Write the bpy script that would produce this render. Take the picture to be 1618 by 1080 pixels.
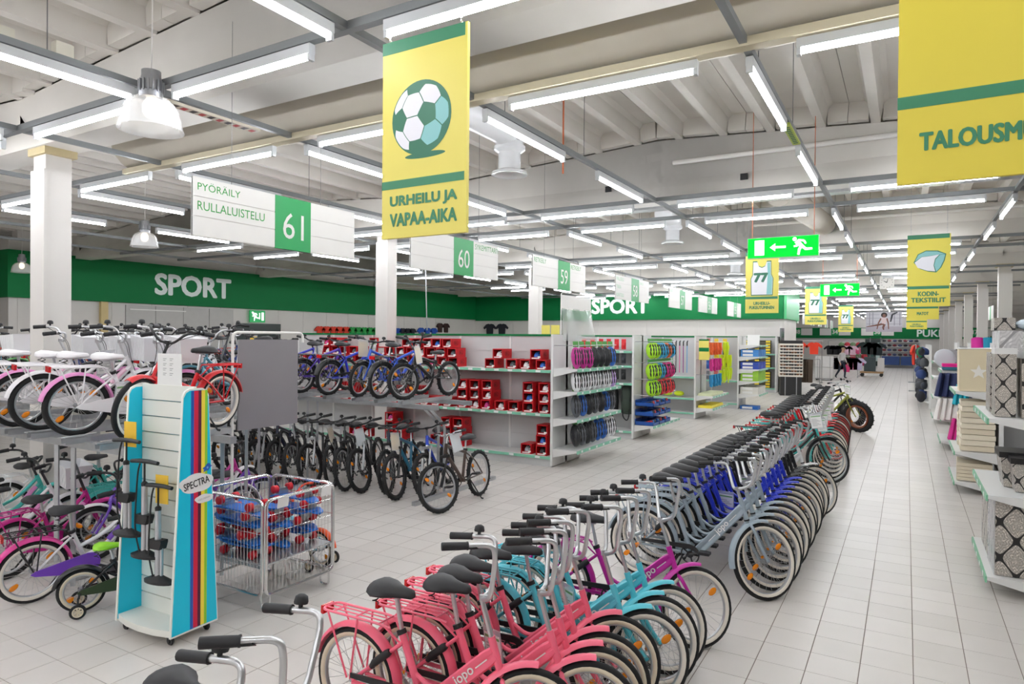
import bpy, bmesh, math, random
from math import sin, cos, pi, radians as R, sqrt, atan2, hypot
from mathutils import Vector as V, Matrix, Euler

for o in list(bpy.data.objects):
    bpy.data.objects.remove(o)
SC = bpy.context.scene
COL = SC.collection
random.seed(7)

# ------------------------------------------------------------ camera, world, exposure
EYE = 2.12
cam = bpy.data.cameras.new('camera')
cam.sensor_width = 36.0
cam.lens = 1057.8 / 1618 * 36
cam.clip_start = 0.05
cam.clip_end = 300
camo = bpy.data.objects.new('camera', cam)
COL.objects.link(camo)
_yaw, _pit, _rol = R(30.5), R(-0.37), R(0.47)
_F = V((-sin(_yaw), cos(_yaw), 0)); _Rt = V((cos(_yaw), sin(_yaw), 0)); _U = V((0, 0, 1))
_F2 = _F * cos(_pit) + _U * sin(_pit); _U2 = _U * cos(_pit) - _F * sin(_pit)
_r = _Rt * cos(_rol) + _U2 * sin(_rol); _u = _U2 * cos(_rol) - _Rt * sin(_rol)
mw = Matrix((( _r.x, _u.x, -_F2.x, 0), (_r.y, _u.y, -_F2.y, 0), (_r.z, _u.z, -_F2.z, EYE), (0, 0, 0, 1)))
camo.matrix_world = mw
SC.camera = camo

wd = bpy.data.worlds.new('world'); SC.world = wd; wd.use_nodes = True
wd.node_tree.nodes['Background'].inputs[0].default_value = (0.9, 0.95, 1.0, 1)
wd.node_tree.nodes['Background'].inputs[1].default_value = 0.3
SC.view_settings.view_transform = 'Standard'
SC.view_settings.look = 'None'
SC.view_settings.gamma = 1.0
SC.view_settings.use_curve_mapping = False
SC.view_settings.exposure = 0.0
LAMP_POWER = 54.0
try:
    SC.cycles.max_bounces = 7
    SC.cycles.diffuse_bounces = 5
    SC.cycles.glossy_bounces = 3
    SC.cycles.transmission_bounces = 6
    SC.cycles.transparent_max_bounces = 12
    SC.cycles.caustics_reflective = False
    SC.cycles.caustics_refractive = False
    SC.cycles.sample_clamp_indirect = 6.0
    SC.cycles.use_denoising = True
    SC.cycles.use_light_tree = True
except Exception:
    pass

# ------------------------------------------------------------ materials
def lin(c):
    r = []
    for x in c:
        x /= 255.0
        r.append(x / 12.92 if x <= 0.04045 else ((x + 0.055) / 1.055) ** 2.4)
    return (r[0], r[1], r[2], 1.0)

MATS = {}
def mat(name, rgb, rough=0.5, metal=0.0, var=0.06, scale=6.0, bump=0.0, emit=0.0, alpha=1.0, trans=0.0, spec=None):
    if name in MATS:
        return MATS[name]
    m = bpy.data.materials.new(name); m.use_nodes = True
    nt = m.node_tree; b = nt.nodes['Principled BSDF']
    c = lin(rgb)
    b.inputs['Roughness'].default_value = rough
    b.inputs['Metallic'].default_value = metal
    b.inputs['Base Color'].default_value = c
    if spec is not None: b.inputs['Specular IOR Level'].default_value = spec
    if alpha < 1: b.inputs['Alpha'].default_value = alpha
    if trans > 0: b.inputs['Transmission Weight'].default_value = trans
    if emit > 0:
        b.inputs['Emission Color'].default_value = c
        b.inputs['Emission Strength'].default_value = emit
    if var > 0 and emit == 0:
        tc = nt.nodes.new('ShaderNodeTexCoord'); n = nt.nodes.new('ShaderNodeTexNoise')
        n.inputs['Scale'].default_value = scale; n.inputs['Detail'].default_value = 2
        nt.links.new(tc.outputs['Object'], n.inputs['Vector'])
        mx = nt.nodes.new('ShaderNodeMix'); mx.data_type = 'RGBA'
        mx.inputs[6].default_value = tuple(x * (1 - var) for x in c[:3]) + (1,)
        mx.inputs[7].default_value = tuple(min(1, x * (1 + var)) for x in c[:3]) + (1,)
        nt.links.new(n.outputs['Fac'], mx.inputs[0])
        nt.links.new(mx.outputs[2], b.inputs['Base Color'])
        if bump > 0:
            bp = nt.nodes.new('ShaderNodeBump'); bp.inputs['Strength'].default_value = bump
            bp.inputs['Distance'].default_value = 0.01
            nt.links.new(n.outputs['Fac'], bp.inputs['Height'])
            nt.links.new(bp.outputs['Normal'], b.inputs['Normal'])
    MATS[name] = m
    return m

# ------------------------------------------------------------ mesh building
class MB:
    def __init__(s):
        s.v = []; s.f = []; s.mi = []; s.m = 0
    def face(s, idx):
        s.f.append(tuple(idx)); s.mi.append(s.m)
    def box(s, c, d, rz=0.0, rx=0.0, ry=0.0):
        b = len(s.v); hx, hy, hz = d[0] / 2, d[1] / 2, d[2] / 2
        e = Euler((rx, ry, rz)).to_matrix() if (rz or rx or ry) else None
        for x, y, z in ((-1,-1,-1),(1,-1,-1),(1,1,-1),(-1,1,-1),(-1,-1,1),(1,-1,1),(1,1,1),(-1,1,1)):
            p = V((x * hx, y * hy, z * hz))
            if e: p = e @ p
            s.v.append((p.x + c[0], p.y + c[1], p.z + c[2]))
        for q in ((0,3,2,1),(4,5,6,7),(0,1,5,4),(1,2,6,5),(2,3,7,6),(3,0,4,7)):
            s.face([b + i for i in q])
        return s
    def b2(s, x0, x1, y0, y1, z0, z1):
        return s.box(((x0+x1)/2, (y0+y1)/2, (z0+z1)/2), (x1-x0, y1-y0, z1-z0))
    def ring(s, c, a, b, r, n):
        i0 = len(s.v)
        for k in range(n):
            t = 2 * pi * k / n
            p = c + a * (r * cos(t)) + b * (r * sin(t))
            s.v.append((p.x, p.y, p.z))
        return i0
    def tube(s, pts, r, n=7, closed=False, caps=True):
        P = [V(p) for p in pts]; L = len(P)
        rad = r if isinstance(r, (list, tuple)) else [r] * L
        T = []
        for i in range(L):
            if closed: t = P[(i+1) % L] - P[i-1]
            elif i == 0: t = P[1] - P[0]
            elif i == L-1: t = P[-1] - P[-2]
            else: t = (P[i+1] - P[i]).normalized() + (P[i] - P[i-1]).normalized()
            T.append(t.normalized() if t.length > 1e-9 else V((0,0,1)))
        up = V((0,0,1)) if abs(T[0].z) < 0.9 else V((1,0,0))
        a = T[0].cross(up).normalized(); rings = []
        for i in range(L):
            if i: a = (a - T[i] * a.dot(T[i])).normalized()
            b = T[i].cross(a)
            rings.append(s.ring(P[i], a, b, rad[i], n))
        m = L if closed else L - 1
        for i in range(m):
            A = rings[i]; B = rings[(i+1) % L]
            for k in range(n):
                k2 = (k+1) % n
                s.face((A+k, A+k2, B+k2, B+k))
        if caps and not closed:
            s.face([rings[0] + k for k in range(n)][::-1]); s.face([rings[-1] + k for k in range(n)])
        return s
    def cyl(s, p0, p1, r, n=10, r1=None):
        return s.tube([p0, p1], [r, r if r1 is None else r1], n)
    def torus(s, c, Rm, r, N=40, n=8, ax='y', sx=1.0, sr=1.0):
        # ring in the plane normal to ax; sx squashes the section along the axis
        for i in range(N):
            t = 2 * pi * i / N
            for k in range(n):
                u = 2 * pi * k / n
                q = Rm + r * sr * cos(u); h = r * sx * sin(u)
                if ax == 'y': p = (c[0] + q * cos(t), c[1] + h, c[2] + q * sin(t))
                elif ax == 'z': p = (c[0] + q * cos(t), c[1] + q * sin(t), c[2] + h)
                else: p = (c[0] + h, c[1] + q * cos(t), c[2] + q * sin(t))
                s.v.append(p)
        b = len(s.v) - N * n
        for i in range(N):
            for k in range(n):
                s.face((b+i*n+k, b+i*n+(k+1)%n, b+((i+1)%N)*n+(k+1)%n, b+((i+1)%N)*n+k))
        return s
    def lathe(s, prof, n=16, c=(0,0,0), caps=True):
        b = len(s.v)
        for r, z in prof:
            for k in range(n):
                t = 2 * pi * k / n
                s.v.append((c[0] + r * cos(t), c[1] + r * sin(t), c[2] + z))
        for i in range(len(prof) - 1):
            for k in range(n):
                k2 = (k+1) % n
                s.face((b+i*n+k, b+i*n+k2, b+(i+1)*n+k2, b+(i+1)*n+k))
        if caps:
            if prof[0][0] > 1e-6: s.face([b + k for k in range(n)][::-1])
            if prof[-1][0] > 1e-6: s.face([b + (len(prof)-1)*n + k for k in range(n)])
        return s
    def prism(s, poly, y0, y1, plane='xz'):
        # poly in a 2D plane, extruded along the third axis
        b = len(s.v); n = len(poly)
        for y in (y0, y1):
            for p in poly:
                if plane == 'xz': s.v.append((p[0], y, p[1]))
                elif plane == 'xy': s.v.append((p[0], p[1], y))
                else: s.v.append((y, p[0], p[1]))
        s.face([b + i for i in range(n)]); s.face([b + n + i for i in range(n)][::-1])
        for i in range(n):
            j = (i+1) % n
            s.face((b+i, b+n+i, b+n+j, b+j))
        return s
    def ell(s, c, d, nu=12, nv=8, z0=-1.0, z1=1.0):
        b = len(s.v)
        a0, a1 = math.asin(max(-1, z0)), math.asin(min(1, z1))
        for j in range(nv + 1):
            a = a0 + (a1 - a0) * j / nv
            for i in range(nu):
                t = 2 * pi * i / nu
                s.v.append((c[0] + d[0]*cos(a)*cos(t), c[1] + d[1]*cos(a)*sin(t), c[2] + d[2]*sin(a)))
        for j in range(nv):
            for i in range(nu):
                i2 = (i+1) % nu
                s.face((b+j*nu+i, b+j*nu+i2, b+(j+1)*nu+i2, b+(j+1)*nu+i))
        if z0 > -0.999: s.face([b + i for i in range(nu)][::-1])
        return s
    def loft(s, rings, closed=True, caps=True):
        n = len(rings[0]); b = len(s.v)
        for r in rings: s.v += [tuple(p) for p in r]
        for i in range(len(rings) - 1):
            for k in range(n if closed else n - 1):
                k2 = (k+1) % n
                s.face((b+i*n+k, b+i*n+k2, b+(i+1)*n+k2, b+(i+1)*n+k))
        if caps and closed:
            s.face([b + k for k in range(n)][::-1]); s.face([b + (len(rings)-1)*n + k for k in range(n)])
        return s
    def quad(s, *p):
        b = len(s.v); s.v += [tuple(q) for q in p]; s.face(range(b, b + len(p))); return s
    def xf(s, m, start=0):
        for i in range(start, len(s.v)):
            p = m @ V(s.v[i]); s.v[i] = (p.x, p.y, p.z)
        return s
    def mesh(s, name, smooth=True, ang=38):
        me = bpy.data.meshes.new(name)
        me.from_pydata(s.v, [], s.f)
        nm = max(s.mi) + 1 if s.mi else 1
        for _ in range(nm): me.materials.append(None)
        if nm > 1: me.polygons.foreach_set('material_index', s.mi)
        bm = bmesh.new(); bm.from_mesh(me)
        bmesh.ops.remove_doubles(bm, verts=bm.verts, dist=1e-6)
        bmesh.ops.recalc_face_normals(bm, faces=bm.faces)
        bm.to_mesh(me); bm.free()
        if smooth:
            me.polygons.foreach_set('use_smooth', [True] * len(me.polygons))
            try: me.set_sharp_from_angle(angle=R(ang))
            except Exception: pass
        me.update()
        return me

def ob(name, me, mats, parent=None, loc=(0,0,0), rot=(0,0,0), sc=None):
    if isinstance(me, MB): me = me.mesh(name)
    o = bpy.data.objects.new(name, me)
    COL.objects.link(o)
    o.location = loc; o.rotation_euler = rot
    if sc is not None: o.scale = sc if hasattr(sc, '__len__') else (sc, sc, sc)
    if parent is not None: o.parent = parent
    if mats is not None:
        if not isinstance(mats, (list, tuple)): mats = [mats]
        for i, m in enumerate(mats):
            if i < len(o.material_slots):
                o.material_slots[i].link = 'OBJECT'; o.material_slots[i].material = m
    return o

def tag(o, label, cat, group=None):
    o['label'] = label; o['category'] = cat
    if group: o['group'] = group
    return o

def thing(name, label, cat, loc=(0,0,0), rot=(0,0,0), group=None):
    o = bpy.data.objects.new(name, None); COL.objects.link(o)
    o.empty_display_size = 0.1
    o.location = loc; o.rotation_euler = rot
    return tag(o, label, cat, group)

def struct(name, me, mats, loc=(0,0,0), rot=(0,0,0)):
    o = ob(name, me, mats, None, loc, rot); o['kind'] = 'structure'; return o

def dup(root, loc=None, rot=None, label=None, group=None, recolor=None):
    r = root.copy(); COL.objects.link(r)
    if loc is not None: r.location = loc
    if rot is not None: r.rotation_euler = rot
    if label: r['label'] = label
    if group: r['group'] = group
    for ch in root.children:
        c = ch.copy(); COL.objects.link(c); c.parent = r
        for g in ch.children:
            d = g.copy(); COL.objects.link(d); d.parent = c
    if recolor:
        stack = [r]
        while stack:
            o = stack.pop(); stack += list(o.children)
            for sl in o.material_slots:
                if sl.material in recolor: sl.material = recolor[sl.material]
    return r

ORD = ['first','second','third','fourth','fifth','sixth','seventh','eighth','ninth','tenth','eleventh','twelfth',
       'thirteenth','fourteenth','fifteenth','sixteenth','seventeenth','eighteenth','nineteenth','twentieth']
ORD += ['twenty-' + o for o in ORD[:9]] + ['thirtieth'] + ['thirty-' + o for o in ORD[:9]] + ['fortieth'] + ['forty-' + o for o in ORD[:9]]

def bend(pts, rad, k=4):
    # round the corners of a polyline
    P = [V(p) for p in pts]; out = [P[0]]
    for i in range(1, len(P) - 1):
        a, b, c = P[i-1], P[i], P[i+1]
        d0 = min(rad, (a-b).length * 0.49); d1 = min(rad, (c-b).length * 0.49)
        p0 = b + (a-b).normalized() * d0; p1 = b + (c-b).normalized() * d1
        for j in range(k + 1):
            t = j / k
            out.append(p0 * (1-t)**2 + b * 2*t*(1-t) + p1 * t*t)
    out.append(P[-1])
    return out

_TX = {}
def text_mesh(s, h, width=None, bold=0.0, depth=0.0006):
    key = (s, h, width, bold, depth)
    if key in _TX: return _TX[key]
    cu = bpy.data.curves.new('lettering', 'FONT')
    cu.body = s; cu.size = 1.0; cu.align_x = 'CENTER'; cu.align_y = 'CENTER'
    cu.offset = 0.0; cu.extrude = 0.0; cu.resolution_u = 3
    o = bpy.data.objects.new('lettering_tmp', cu); COL.objects.link(o)
    dg = bpy.context.evaluated_depsgraph_get(); dg.update()
    me = bpy.data.meshes.new_from_object(o.evaluated_get(dg))
    bpy.data.objects.remove(o); bpy.data.curves.remove(cu)
    me.name = 'lettering'
    xs = [v.co.x for v in me.vertices]; ys = [v.co.y for v in me.vertices]
    cx, cy = (min(xs)+max(xs))/2, (min(ys)+max(ys))/2
    sy = h / (0.73 if any(ch.islower() for ch in s) else max(1e-6, max(ys)-min(ys)))
    sx = width / (max(xs)-min(xs)) if width else sy
    for v in me.vertices:
        v.co = ((v.co.x - cx) * sx, (v.co.y - cy) * sy, 0)
    while len(me.materials): me.materials.pop()
    if bold > 0:
        # heavier strokes: shifted copies of the letters merged into one flat print
        e = bold * h * 1.9
        v0 = [tuple(v.co) for v in me.vertices]; f0 = [tuple(q.vertices) for q in me.polygons]
        vs, fs = [], []
        for dx, dy in ((0,0),(e,0),(-e,0),(0,e*.8),(0,-e*.8),(e*.7,e*.6),(-e*.7,e*.6),(e*.7,-e*.6),(-e*.7,-e*.6)):
            n0 = len(vs); zo = .00018*(n0//len(v0)); vs += [(a+dx, b+dy, c+zo) for a, b, c in v0]; fs += [tuple(i+n0 for i in f) for f in f0]
        me = bpy.data.meshes.new('lettering'); me.from_pydata(vs, [], fs); me.update()
    me.materials.append(None)
    _TX[key] = me
    return me

FACE_S = (pi/2, 0, 0)        # flat work readable from -Y
FACE_E = (pi/2, 0, pi/2)     # flat work readable from +X
def lettering(s, h, m, parent, loc, rot, width=None, bold=0.0, name='lettering'):
    return ob(name, text_mesh(s, h, width, bold), m, parent, loc, rot)

def flat(polys, name='print'):
    # list of (points, z, material index) in the XY plane
    b = MB()
    for pts, z, mi in polys:
        i0 = len(b.v); b.v += [(p[0], p[1], z) for p in pts]; b.m = mi; b.face(range(i0, i0 + len(pts)))
    me = bpy.data.meshes.new(name); me.from_pydata(b.v, [], b.f)
    for _ in range(max(b.mi) + 1): me.materials.append(None)
    me.polygons.foreach_set('material_index', b.mi); me.update()
    return me

def circ(cx, cy, rx, ry=None, n=24, a0=0, a1=2*pi):
    ry = rx if ry is None else ry
    return [(cx + rx*cos(a0 + (a1-a0)*i/n), cy + ry*sin(a0 + (a1-a0)*i/n)) for i in range(n)]

# palette
WHITE = mat('white_paint', (236,234,230), .45, var=.02)
WALLW = mat('wall_white', (215,211,206), .6, var=.03, scale=1.5)
CONC = mat('pale_concrete', (220,216,209), .75, var=.07, scale=2.5, bump=.1)
DUCTM = mat('duct_canvas', (196,190,178), .7, var=.08, scale=3, bump=.3)
GALV = mat('galvanised_steel', (190,193,196), .34, .8, var=.12, scale=20)
STEEL = mat('brushed_steel', (172,174,176), .3, .9, var=.08, scale=30)
CHROME = mat('chrome', (222,222,222), .2, 1.0, var=.0)
BLACK = mat('black_plastic', (24,24,26), .45, var=.1)
RUBBER = mat('black_rubber', (20,20,21), .75, var=.15, scale=40)
GREEN = mat('store_green', (0,112,58), .6, var=.03, spec=.25)
DGREEN = mat('sign_green', (20,150,78), .45, var=.02)
MINT = mat('mint_price_rail', (130,196,168), .4, var=.05)
SHELFW = mat('shelf_white', (224,224,222), .4, var=.02)
PERF = mat('panel_grey', (196,196,196), .5, var=.03)
YELLOW = mat('banner_yellow', (230,216,104), .5, var=.02)
BGREEN = mat('banner_green', (52,128,92), .5, var=.02)
PAPER = mat('white_paper', (238,238,236), .6, var=.02)
RAILG = mat('track_grey', (132,136,138), .45, .3, var=.05)
TUBE = mat('lamp_tube', (248,250,255), .3, emit=LAMP_POWER)
AMBER = mat('amber_reflector', (240,140,20), .25, var=.05)
REDREF = mat('red_reflector', (190,20,24), .2, var=.05)
YTAG = mat('yellow_tag', (240,196,60), .5, var=.04)
def flatmat(name, rgb, rough=.5): return mat(name, rgb, rough, var=.03)
# ------------------------------------------------------------ room
FX0, FX1, FY0, FY1 = -26.0, 12.0, -7.0, 66.0
# floor: grout bed with single tiles laid on it
def floor_mats():
    m = bpy.data.materials.new('floor_tile'); m.use_nodes = True
    nt = m.node_tree; b = nt.nodes['Principled BSDF']
    g = nt.nodes.new('ShaderNodeNewGeometry'); s = nt.nodes.new('ShaderNodeVectorMath'); s.operation = 'SNAP'
    ad = nt.nodes.new('ShaderNodeVectorMath'); ad.operation = 'ADD'; ad.inputs[1].default_value = (-0.06 + 30, -5.25 + 30, 0)
    s.inputs[1].default_value = (.3, .3, 10)
    wn = nt.nodes.new('ShaderNodeTexWhiteNoise'); wn.noise_dimensions = '3D'
    nt.links.new(g.outputs['Position'], ad.inputs[0]); nt.links.new(ad.outputs[0], s.inputs[0]); nt.links.new(s.outputs[0], wn.inputs['Vector'])
    n = nt.nodes.new('ShaderNodeTexNoise'); n.inputs['Scale'].default_value = 5; n.inputs['Detail'].default_value = 4
    nt.links.new(g.outputs['Position'], n.inputs['Vector'])
    ma = nt.nodes.new('ShaderNodeMath'); ma.operation = 'MULTIPLY_ADD'; ma.inputs[1].default_value = .55
    nt.links.new(wn.outputs['Value'], ma.inputs[0]); 
    mb = nt.nodes.new('ShaderNodeMath'); mb.operation = 'MULTIPLY'; mb.inputs[1].default_value = .45
    nt.links.new(n.outputs['Fac'], mb.inputs[0]); nt.links.new(mb.outputs[0], ma.inputs[2])
    mx = nt.nodes.new('ShaderNodeMix'); mx.data_type = 'RGBA'
    mx.inputs[6].default_value = lin((204,199,193)); mx.inputs[7].default_value = lin((219,214,209))
    nt.links.new(ma.outputs[0], mx.inputs[0]); nt.links.new(mx.outputs[2], b.inputs['Base Color'])
    b.inputs['Roughness'].default_value = .33
    b.inputs['Specular IOR Level'].default_value = .4
    return m
TILE = floor_mats()
GROUT = mat('grout', (128,118,108), .9, var=.08)
fb = MB(); fb.b2(FX0, FX1, FY0, FY1, -.2, -.0025)
floor = struct('floor', fb, GROUT)
tx0, ty0 = .06, 5.25
near = []
far = MB()
for i in range(int((FX0 - tx0) / .3), int((FX1 - tx0) / .3)):
    for j in range(int((FY0 - ty0) / .3), int((FY1 - ty0) / .3)):
        x, y = tx0 + .3*i + .15, ty0 + .3*j + .15
        p = V((x, y, 0)) - V((0, 0, EYE))
        d = p.dot(_F2)
        vis = d > .5 and abs(p.dot(_r)/d) < .84 and abs(p.dot(_u)/d) < .62
        if vis: near.append((p.length, i, j))
        if not vis and (hypot(x, y) > 14): continue
near.sort()
pick = set((i, j) for _, i, j in near[:300])
tb = MB()
h = .1475
hy = .1482
tb.v += [(-h,-hy,-.0025),(h,-hy,-.0025),(h,hy,-.0025),(-h,hy,-.0025),(-h+.001,-hy+.001,0),(h-.001,-hy+.001,0),(h-.001,hy-.001,0),(-h+.001,hy-.001,0)]
for q in ((4,5,6,7),(0,1,5,4),(1,2,6,5),(2,3,7,6),(3,0,4,7)): tb.face(q)
tile_me = tb.mesh('tile', smooth=False)
for i, j in sorted(pick):
    ob('tile', tile_me, TILE, floor, (tx0 + .3*i + .15, ty0 + .3*j + .15, 0))
for i in range(int((FX0 - tx0) / .3), int((FX1 - tx0) / .3)):
    for j in range(int((FY0 - ty0) / .3), int((FY1 - ty0) / .3)):
        if (i, j) in pick: continue
        x, y = tx0 + .3*i + .15, ty0 + .3*j + .15
        far.quad((x-h, y-hy, 0), (x+h, y-hy, 0), (x+h, y+hy, 0), (x-h, y+hy, 0))
fm = bpy.data.meshes.new('tile_field'); fm.from_pydata(far.v, [], far.f); fm.materials.append(None)
o = ob('tile_field', fm, TILE, floor); o['kind'] = 'stuff'

# ceiling: pitched beams, double-rib slabs
BAY = 6.1
def BY(k): return 3.92 + BAY * k
def ridge(x):
    u = (x + 3.25) % 10.9
    d = min(u, 10.9 - u)
    return 5.10 - .06 * d
L, Wb = 10.9, .2
bm_ = MB()
for sx in (-1, 1):
    b0 = 4.2
    secs = []
    for x in (0, sx * L / 2):
        zt = 5.10 - .06 * abs(x)
        secs.append([(x,-.2,b0),(x,.2,b0),(x,.2,b0+.2),(x,.13,b0+.3),(x,.13,zt-.28),(x,.2,zt-.18),(x,.2,zt),(x,-.2,zt),(x,-.2,zt-.18),(x,-.13,zt-.28),(x,-.13,b0+.3),(x,-.2,b0+.2)])
    bm_.loft(secs)
beam_me = bm_.mesh('ceiling_beam')
for k in range(-2, 11):
    for i in range(-2, 2):
        o = struct('ceiling_beam', beam_me, CONC, (-3.25 + 10.9 * i, BY(k), 0))
# roof slab unit: 1.26 wide along X, spans one bay along Y, two ribs
sl = MB(); w = 1.275
sl.b2(-w/2, w/2, -BAY/2, BAY/2, .26, .32)
for rx in (-.32, .32):
    sl.prism([(rx-.055, 0), (rx+.055, 0), (rx+.085, .20), (rx+.14, .262), (rx-.14, .262), (rx-.085, .20)], -BAY/2 + .2, BAY/2 - .2)
for sy in (-1, 1):
    for x0, x1 in ((-w/2, -.40), (-.24, .24), (.40, w/2)):
        sl.b2(x0, x1, sy*(BAY/2 - .26) - .06, sy*(BAY/2 - .26) + .06, .02, .262)
slab_me = sl.mesh('roof_slab', ang=25)
ceil = struct('ceiling', MB().b2(FX0, FX1, FY0 - 2, FY1, 5.5, 5.6), CONC)
for k in range(-2, 10):
    for i in range(-17, 10):
        x = -3.25 + 1.28 * i + .64
        if x < FX0 or x > FX1: continue
        if BY(k) > 34 and x < -9: continue
        u = ((x + 3.25 + 5.45) % 10.9) - 5.45
        sg = -1 if u > 0 else 1
        ob('roof_slab', slab_me, CONC, ceil, (x, BY(k) + BAY/2, ridge(x)), (0, math.atan(.06) * -sg, 0))
# columns
colm = MB(); colm.b2(-.135,.135,-.135,.135,0,4.2)
colm.b2(-.135,.165,-.165,-.135,0,3.95)
col_me = colm.mesh('column')
capm = MB().b2(-.19,.19,-.17,.17,4.12,4.2).mesh('column_cap')
for x in (-8.75, 2.25):
    for k in range(0, 10):
        if x < -4 and BY(k) > 20: continue
        if x > 0 and k < 2: continue
        c = struct('column', col_me, WALLW, (x + (.35 if k == 0 else 0), BY(k), 0))
        ob('corbel', capm, mat('corbel', (205,190,150), .7), c)

# side and back walls
lw = struct('wall_left', MB().b2(-20.3,-20,8.5,30.2,0,4.9), WALLW)
struct('wall_left_return', MB().b2(FX0,-20,8.3,8.5,0,4.6), WALLW)
struct('wall_left_front', MB().b2(FX0-.2,FX0,FY0,8.5,0,5.5), WALLW)
struct('wall_back', MB().b2(-20.3,-4.5,30,30.3,0,4.3), WALLW)
struct('wall_back_end', MB().b2(-4.5,-4.42,30,33.5,0,4.3), WALLW)
struct('wall_far', MB().b2(-26,12,64,64.3,0,5.5), WALLW)
struct('wall_right', MB().b2(11.8,12,FY0,64,0,5.6), WALLW)
struct('wall_rear', MB().b2(FX0,12,FY0-.2,FY0,0,5.6), WALLW)
# wall panel joints and cladding boards
wp_y = MB().b2(-.012,0,.008,1.192,0,4.28).mesh('wall_panel')
wp_x = MB().b2(.008,1.192,-.012,0,0,4.22).mesh('wall_panel')
for y in [8.5 + 1.2*i for i in range(18)]: ob('wall_panel', wp_y, WALLW, lw, (-19.988, y, 0))
for x in [-20 + 1.2*i for i in range(13)]: ob('wall_panel', wp_x, WALLW, bpy.data.objects['wall_back'], (x, 29.999, 0))
# green fascias
fa = struct('trim_1', MB().b2(-20,-19.8,8.4,29.8,3.06,4.28), GREEN)
struct('trim_2', MB().b2(FX0,-19.8,8.2,8.4,3.06,4.28), GREEN)
fbk = struct('trim_3', MB().b2(-19.8,-4.4,29.75,30,3.0,4.24), GREEN)
struct('trim_4', MB().b2(-4.42,-4.3,29.75,33.6,3.0,4.24), mat('fascia_end', (70,170,110), .5))
LET = mat('letter_white', (226,236,232), .5, var=.01)
lettering('SPORT', .62, LET, fa, (-19.79,13.42,3.68), FACE_E, 2.62, .03)
lettering('SPORT', .66, LET, fbk, (-11.65,29.74,3.64), FACE_S, 2.8, .03)
# grey service doors, exit light and counter on the left wall
d1 = struct('door_1', MB().b2(-20,-19.97,11.3,14.98,0,3.0), mat('door_seam', (120,118,114), .6))
for i in range(4): ob('door_panel', MB().b2(-19.97,-19.95,11.3+.92*i,11.3+.92*i+.9,0,3.0), mat('door_grey', (188,186,182), .5), d1)
ob('rail', MB().b2(-19.95,-19.92,11.4,13.2,2.86,2.89), WHITE, bpy.data.objects['door_1'])
struct('door_2', MB().b2(-19.99,-19.95,15.1,17.0,0,2.55), mat('dark_glass', (52,60,60), .15))
struct('trim_5', MB().b2(-20,-19.88,10.55,10.75,0,3.06), mat('pipe_ochre', (206,184,130), .5))
struct('door_3', MB().b2(-20.9,-20.55,8.24,8.3,0,2.95), mat('door_dark', (40,34,34), .5))
# far wall: green band, doorway
fw = struct('trim_6', MB().b2(-26,12,63.85,64,2.3,3.2), GREEN)
lettering('PUKEUTUMINEN', .55, LET, fw, (3.7,63.84,2.75), FACE_S, 5.9, .02)
dr = struct('door_4', MB().b2(-3.0,-1.65,63.9,63.99,0,2.25), mat('doorway_dark', (40,58,54), .4))
ob('pane', MB().b2(-2.2,-1.9,63.87,63.9,.4,1.95), mat('pane_light', (190,210,208), .2), dr)
ob('pane', MB().b2(-2.75,-2.35,63.87,63.9,.4,1.95), mat('pane_teal', (70,100,96), .2), dr)
# ventilation: big canvas duct beside each beam
dm = MB(); pts = [(x, 0, 0) for x in [-8.2 + .6*i for i in range(24)]]
dm.tube(pts, [.33 + .008*sin(i*1.7) for i in range(24)], 20)
o = ob('canvas_duct', dm, DUCTM, None, (0, BY(0)+.86, 4.45)); tag(o, 'wide beige canvas air duct running across under the ceiling behind the first beam', 'duct')
o = ob('duct_rail', MB().b2(-8.2,5.6,-.05,.05,-.03,.03), mat('duct_rail', (205,196,170), .6), None, (0, BY(0)+.72, 4.09)); tag(o, 'cream carrier rail under the beige canvas duct', 'rail')
for k in (1, 2, 3):
    dm2 = MB().cyl((-3.0, 0, 0), (5.6, 0, 0), .035, 10)
    o = ob('pipe_duct', dm2, WHITE, None, (0, BY(k)-.28, 4.74 - .02*k)); tag(o, f'white round pipe along the {ORD[k]} beam', 'pipe', 'pipes along the beams')
    o = ob('cable_tray', MB().b2(-8.6,7,-.12,.12,-.03,.03), GALV, None, (0, BY(k)+1.1, 4.35)); tag(o, f'galvanised cable tray behind the {ORD[k]} beam', 'cable tray')
SHINY = mat('white_enamel', (232,234,236), .22, var=.02)
def air_drop(x, y, z, label, r=.16, run=1.6):
    t = thing('air_diffuser', label, 'air vent', (x, y, z), group='white air outlets under the ceiling')
    b = MB(); b.tube(bend([(0, -run, .5), (0, 0, .5), (0, 0, .3)], .3, 6), r, 16)
    ob('pipe', b, SHINY, t)
    ob('hanger', MB().box((0,-run*.6,.95),(.03,.02,.85)), GALV, t)
    c = MB(); c.lathe([(r+.02,.34),(r+.02,.3),(r*.8,.26),(r*.8,.06),(r*1.25,.03),(r*1.3,0),(r*1.1,.0),(r*.7,.05)], 20)
    ob('nozzle', c, SHINY, t)
air_drop(-4.15, 6.95, 4.08, 'white round air outlet pipe hanging beside the football banner', .17, 1.9)
air_drop(-4.0, 13.0, 4.0, 'white air outlet left of the big green exit sign', .17, .6)
air_drop(-4.4, 20.5, 4.05, 'smaller white air outlet farther off beyond the exit sign', .18, .6)
o = ob('branch_duct', MB().tube(bend([(-1.9,12.2,4.62),(-1.55,15.93,4.62)], .2), .22, 16), DUCTM); tag(o, 'beige branch duct above the big green exit sign', 'duct')
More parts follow.
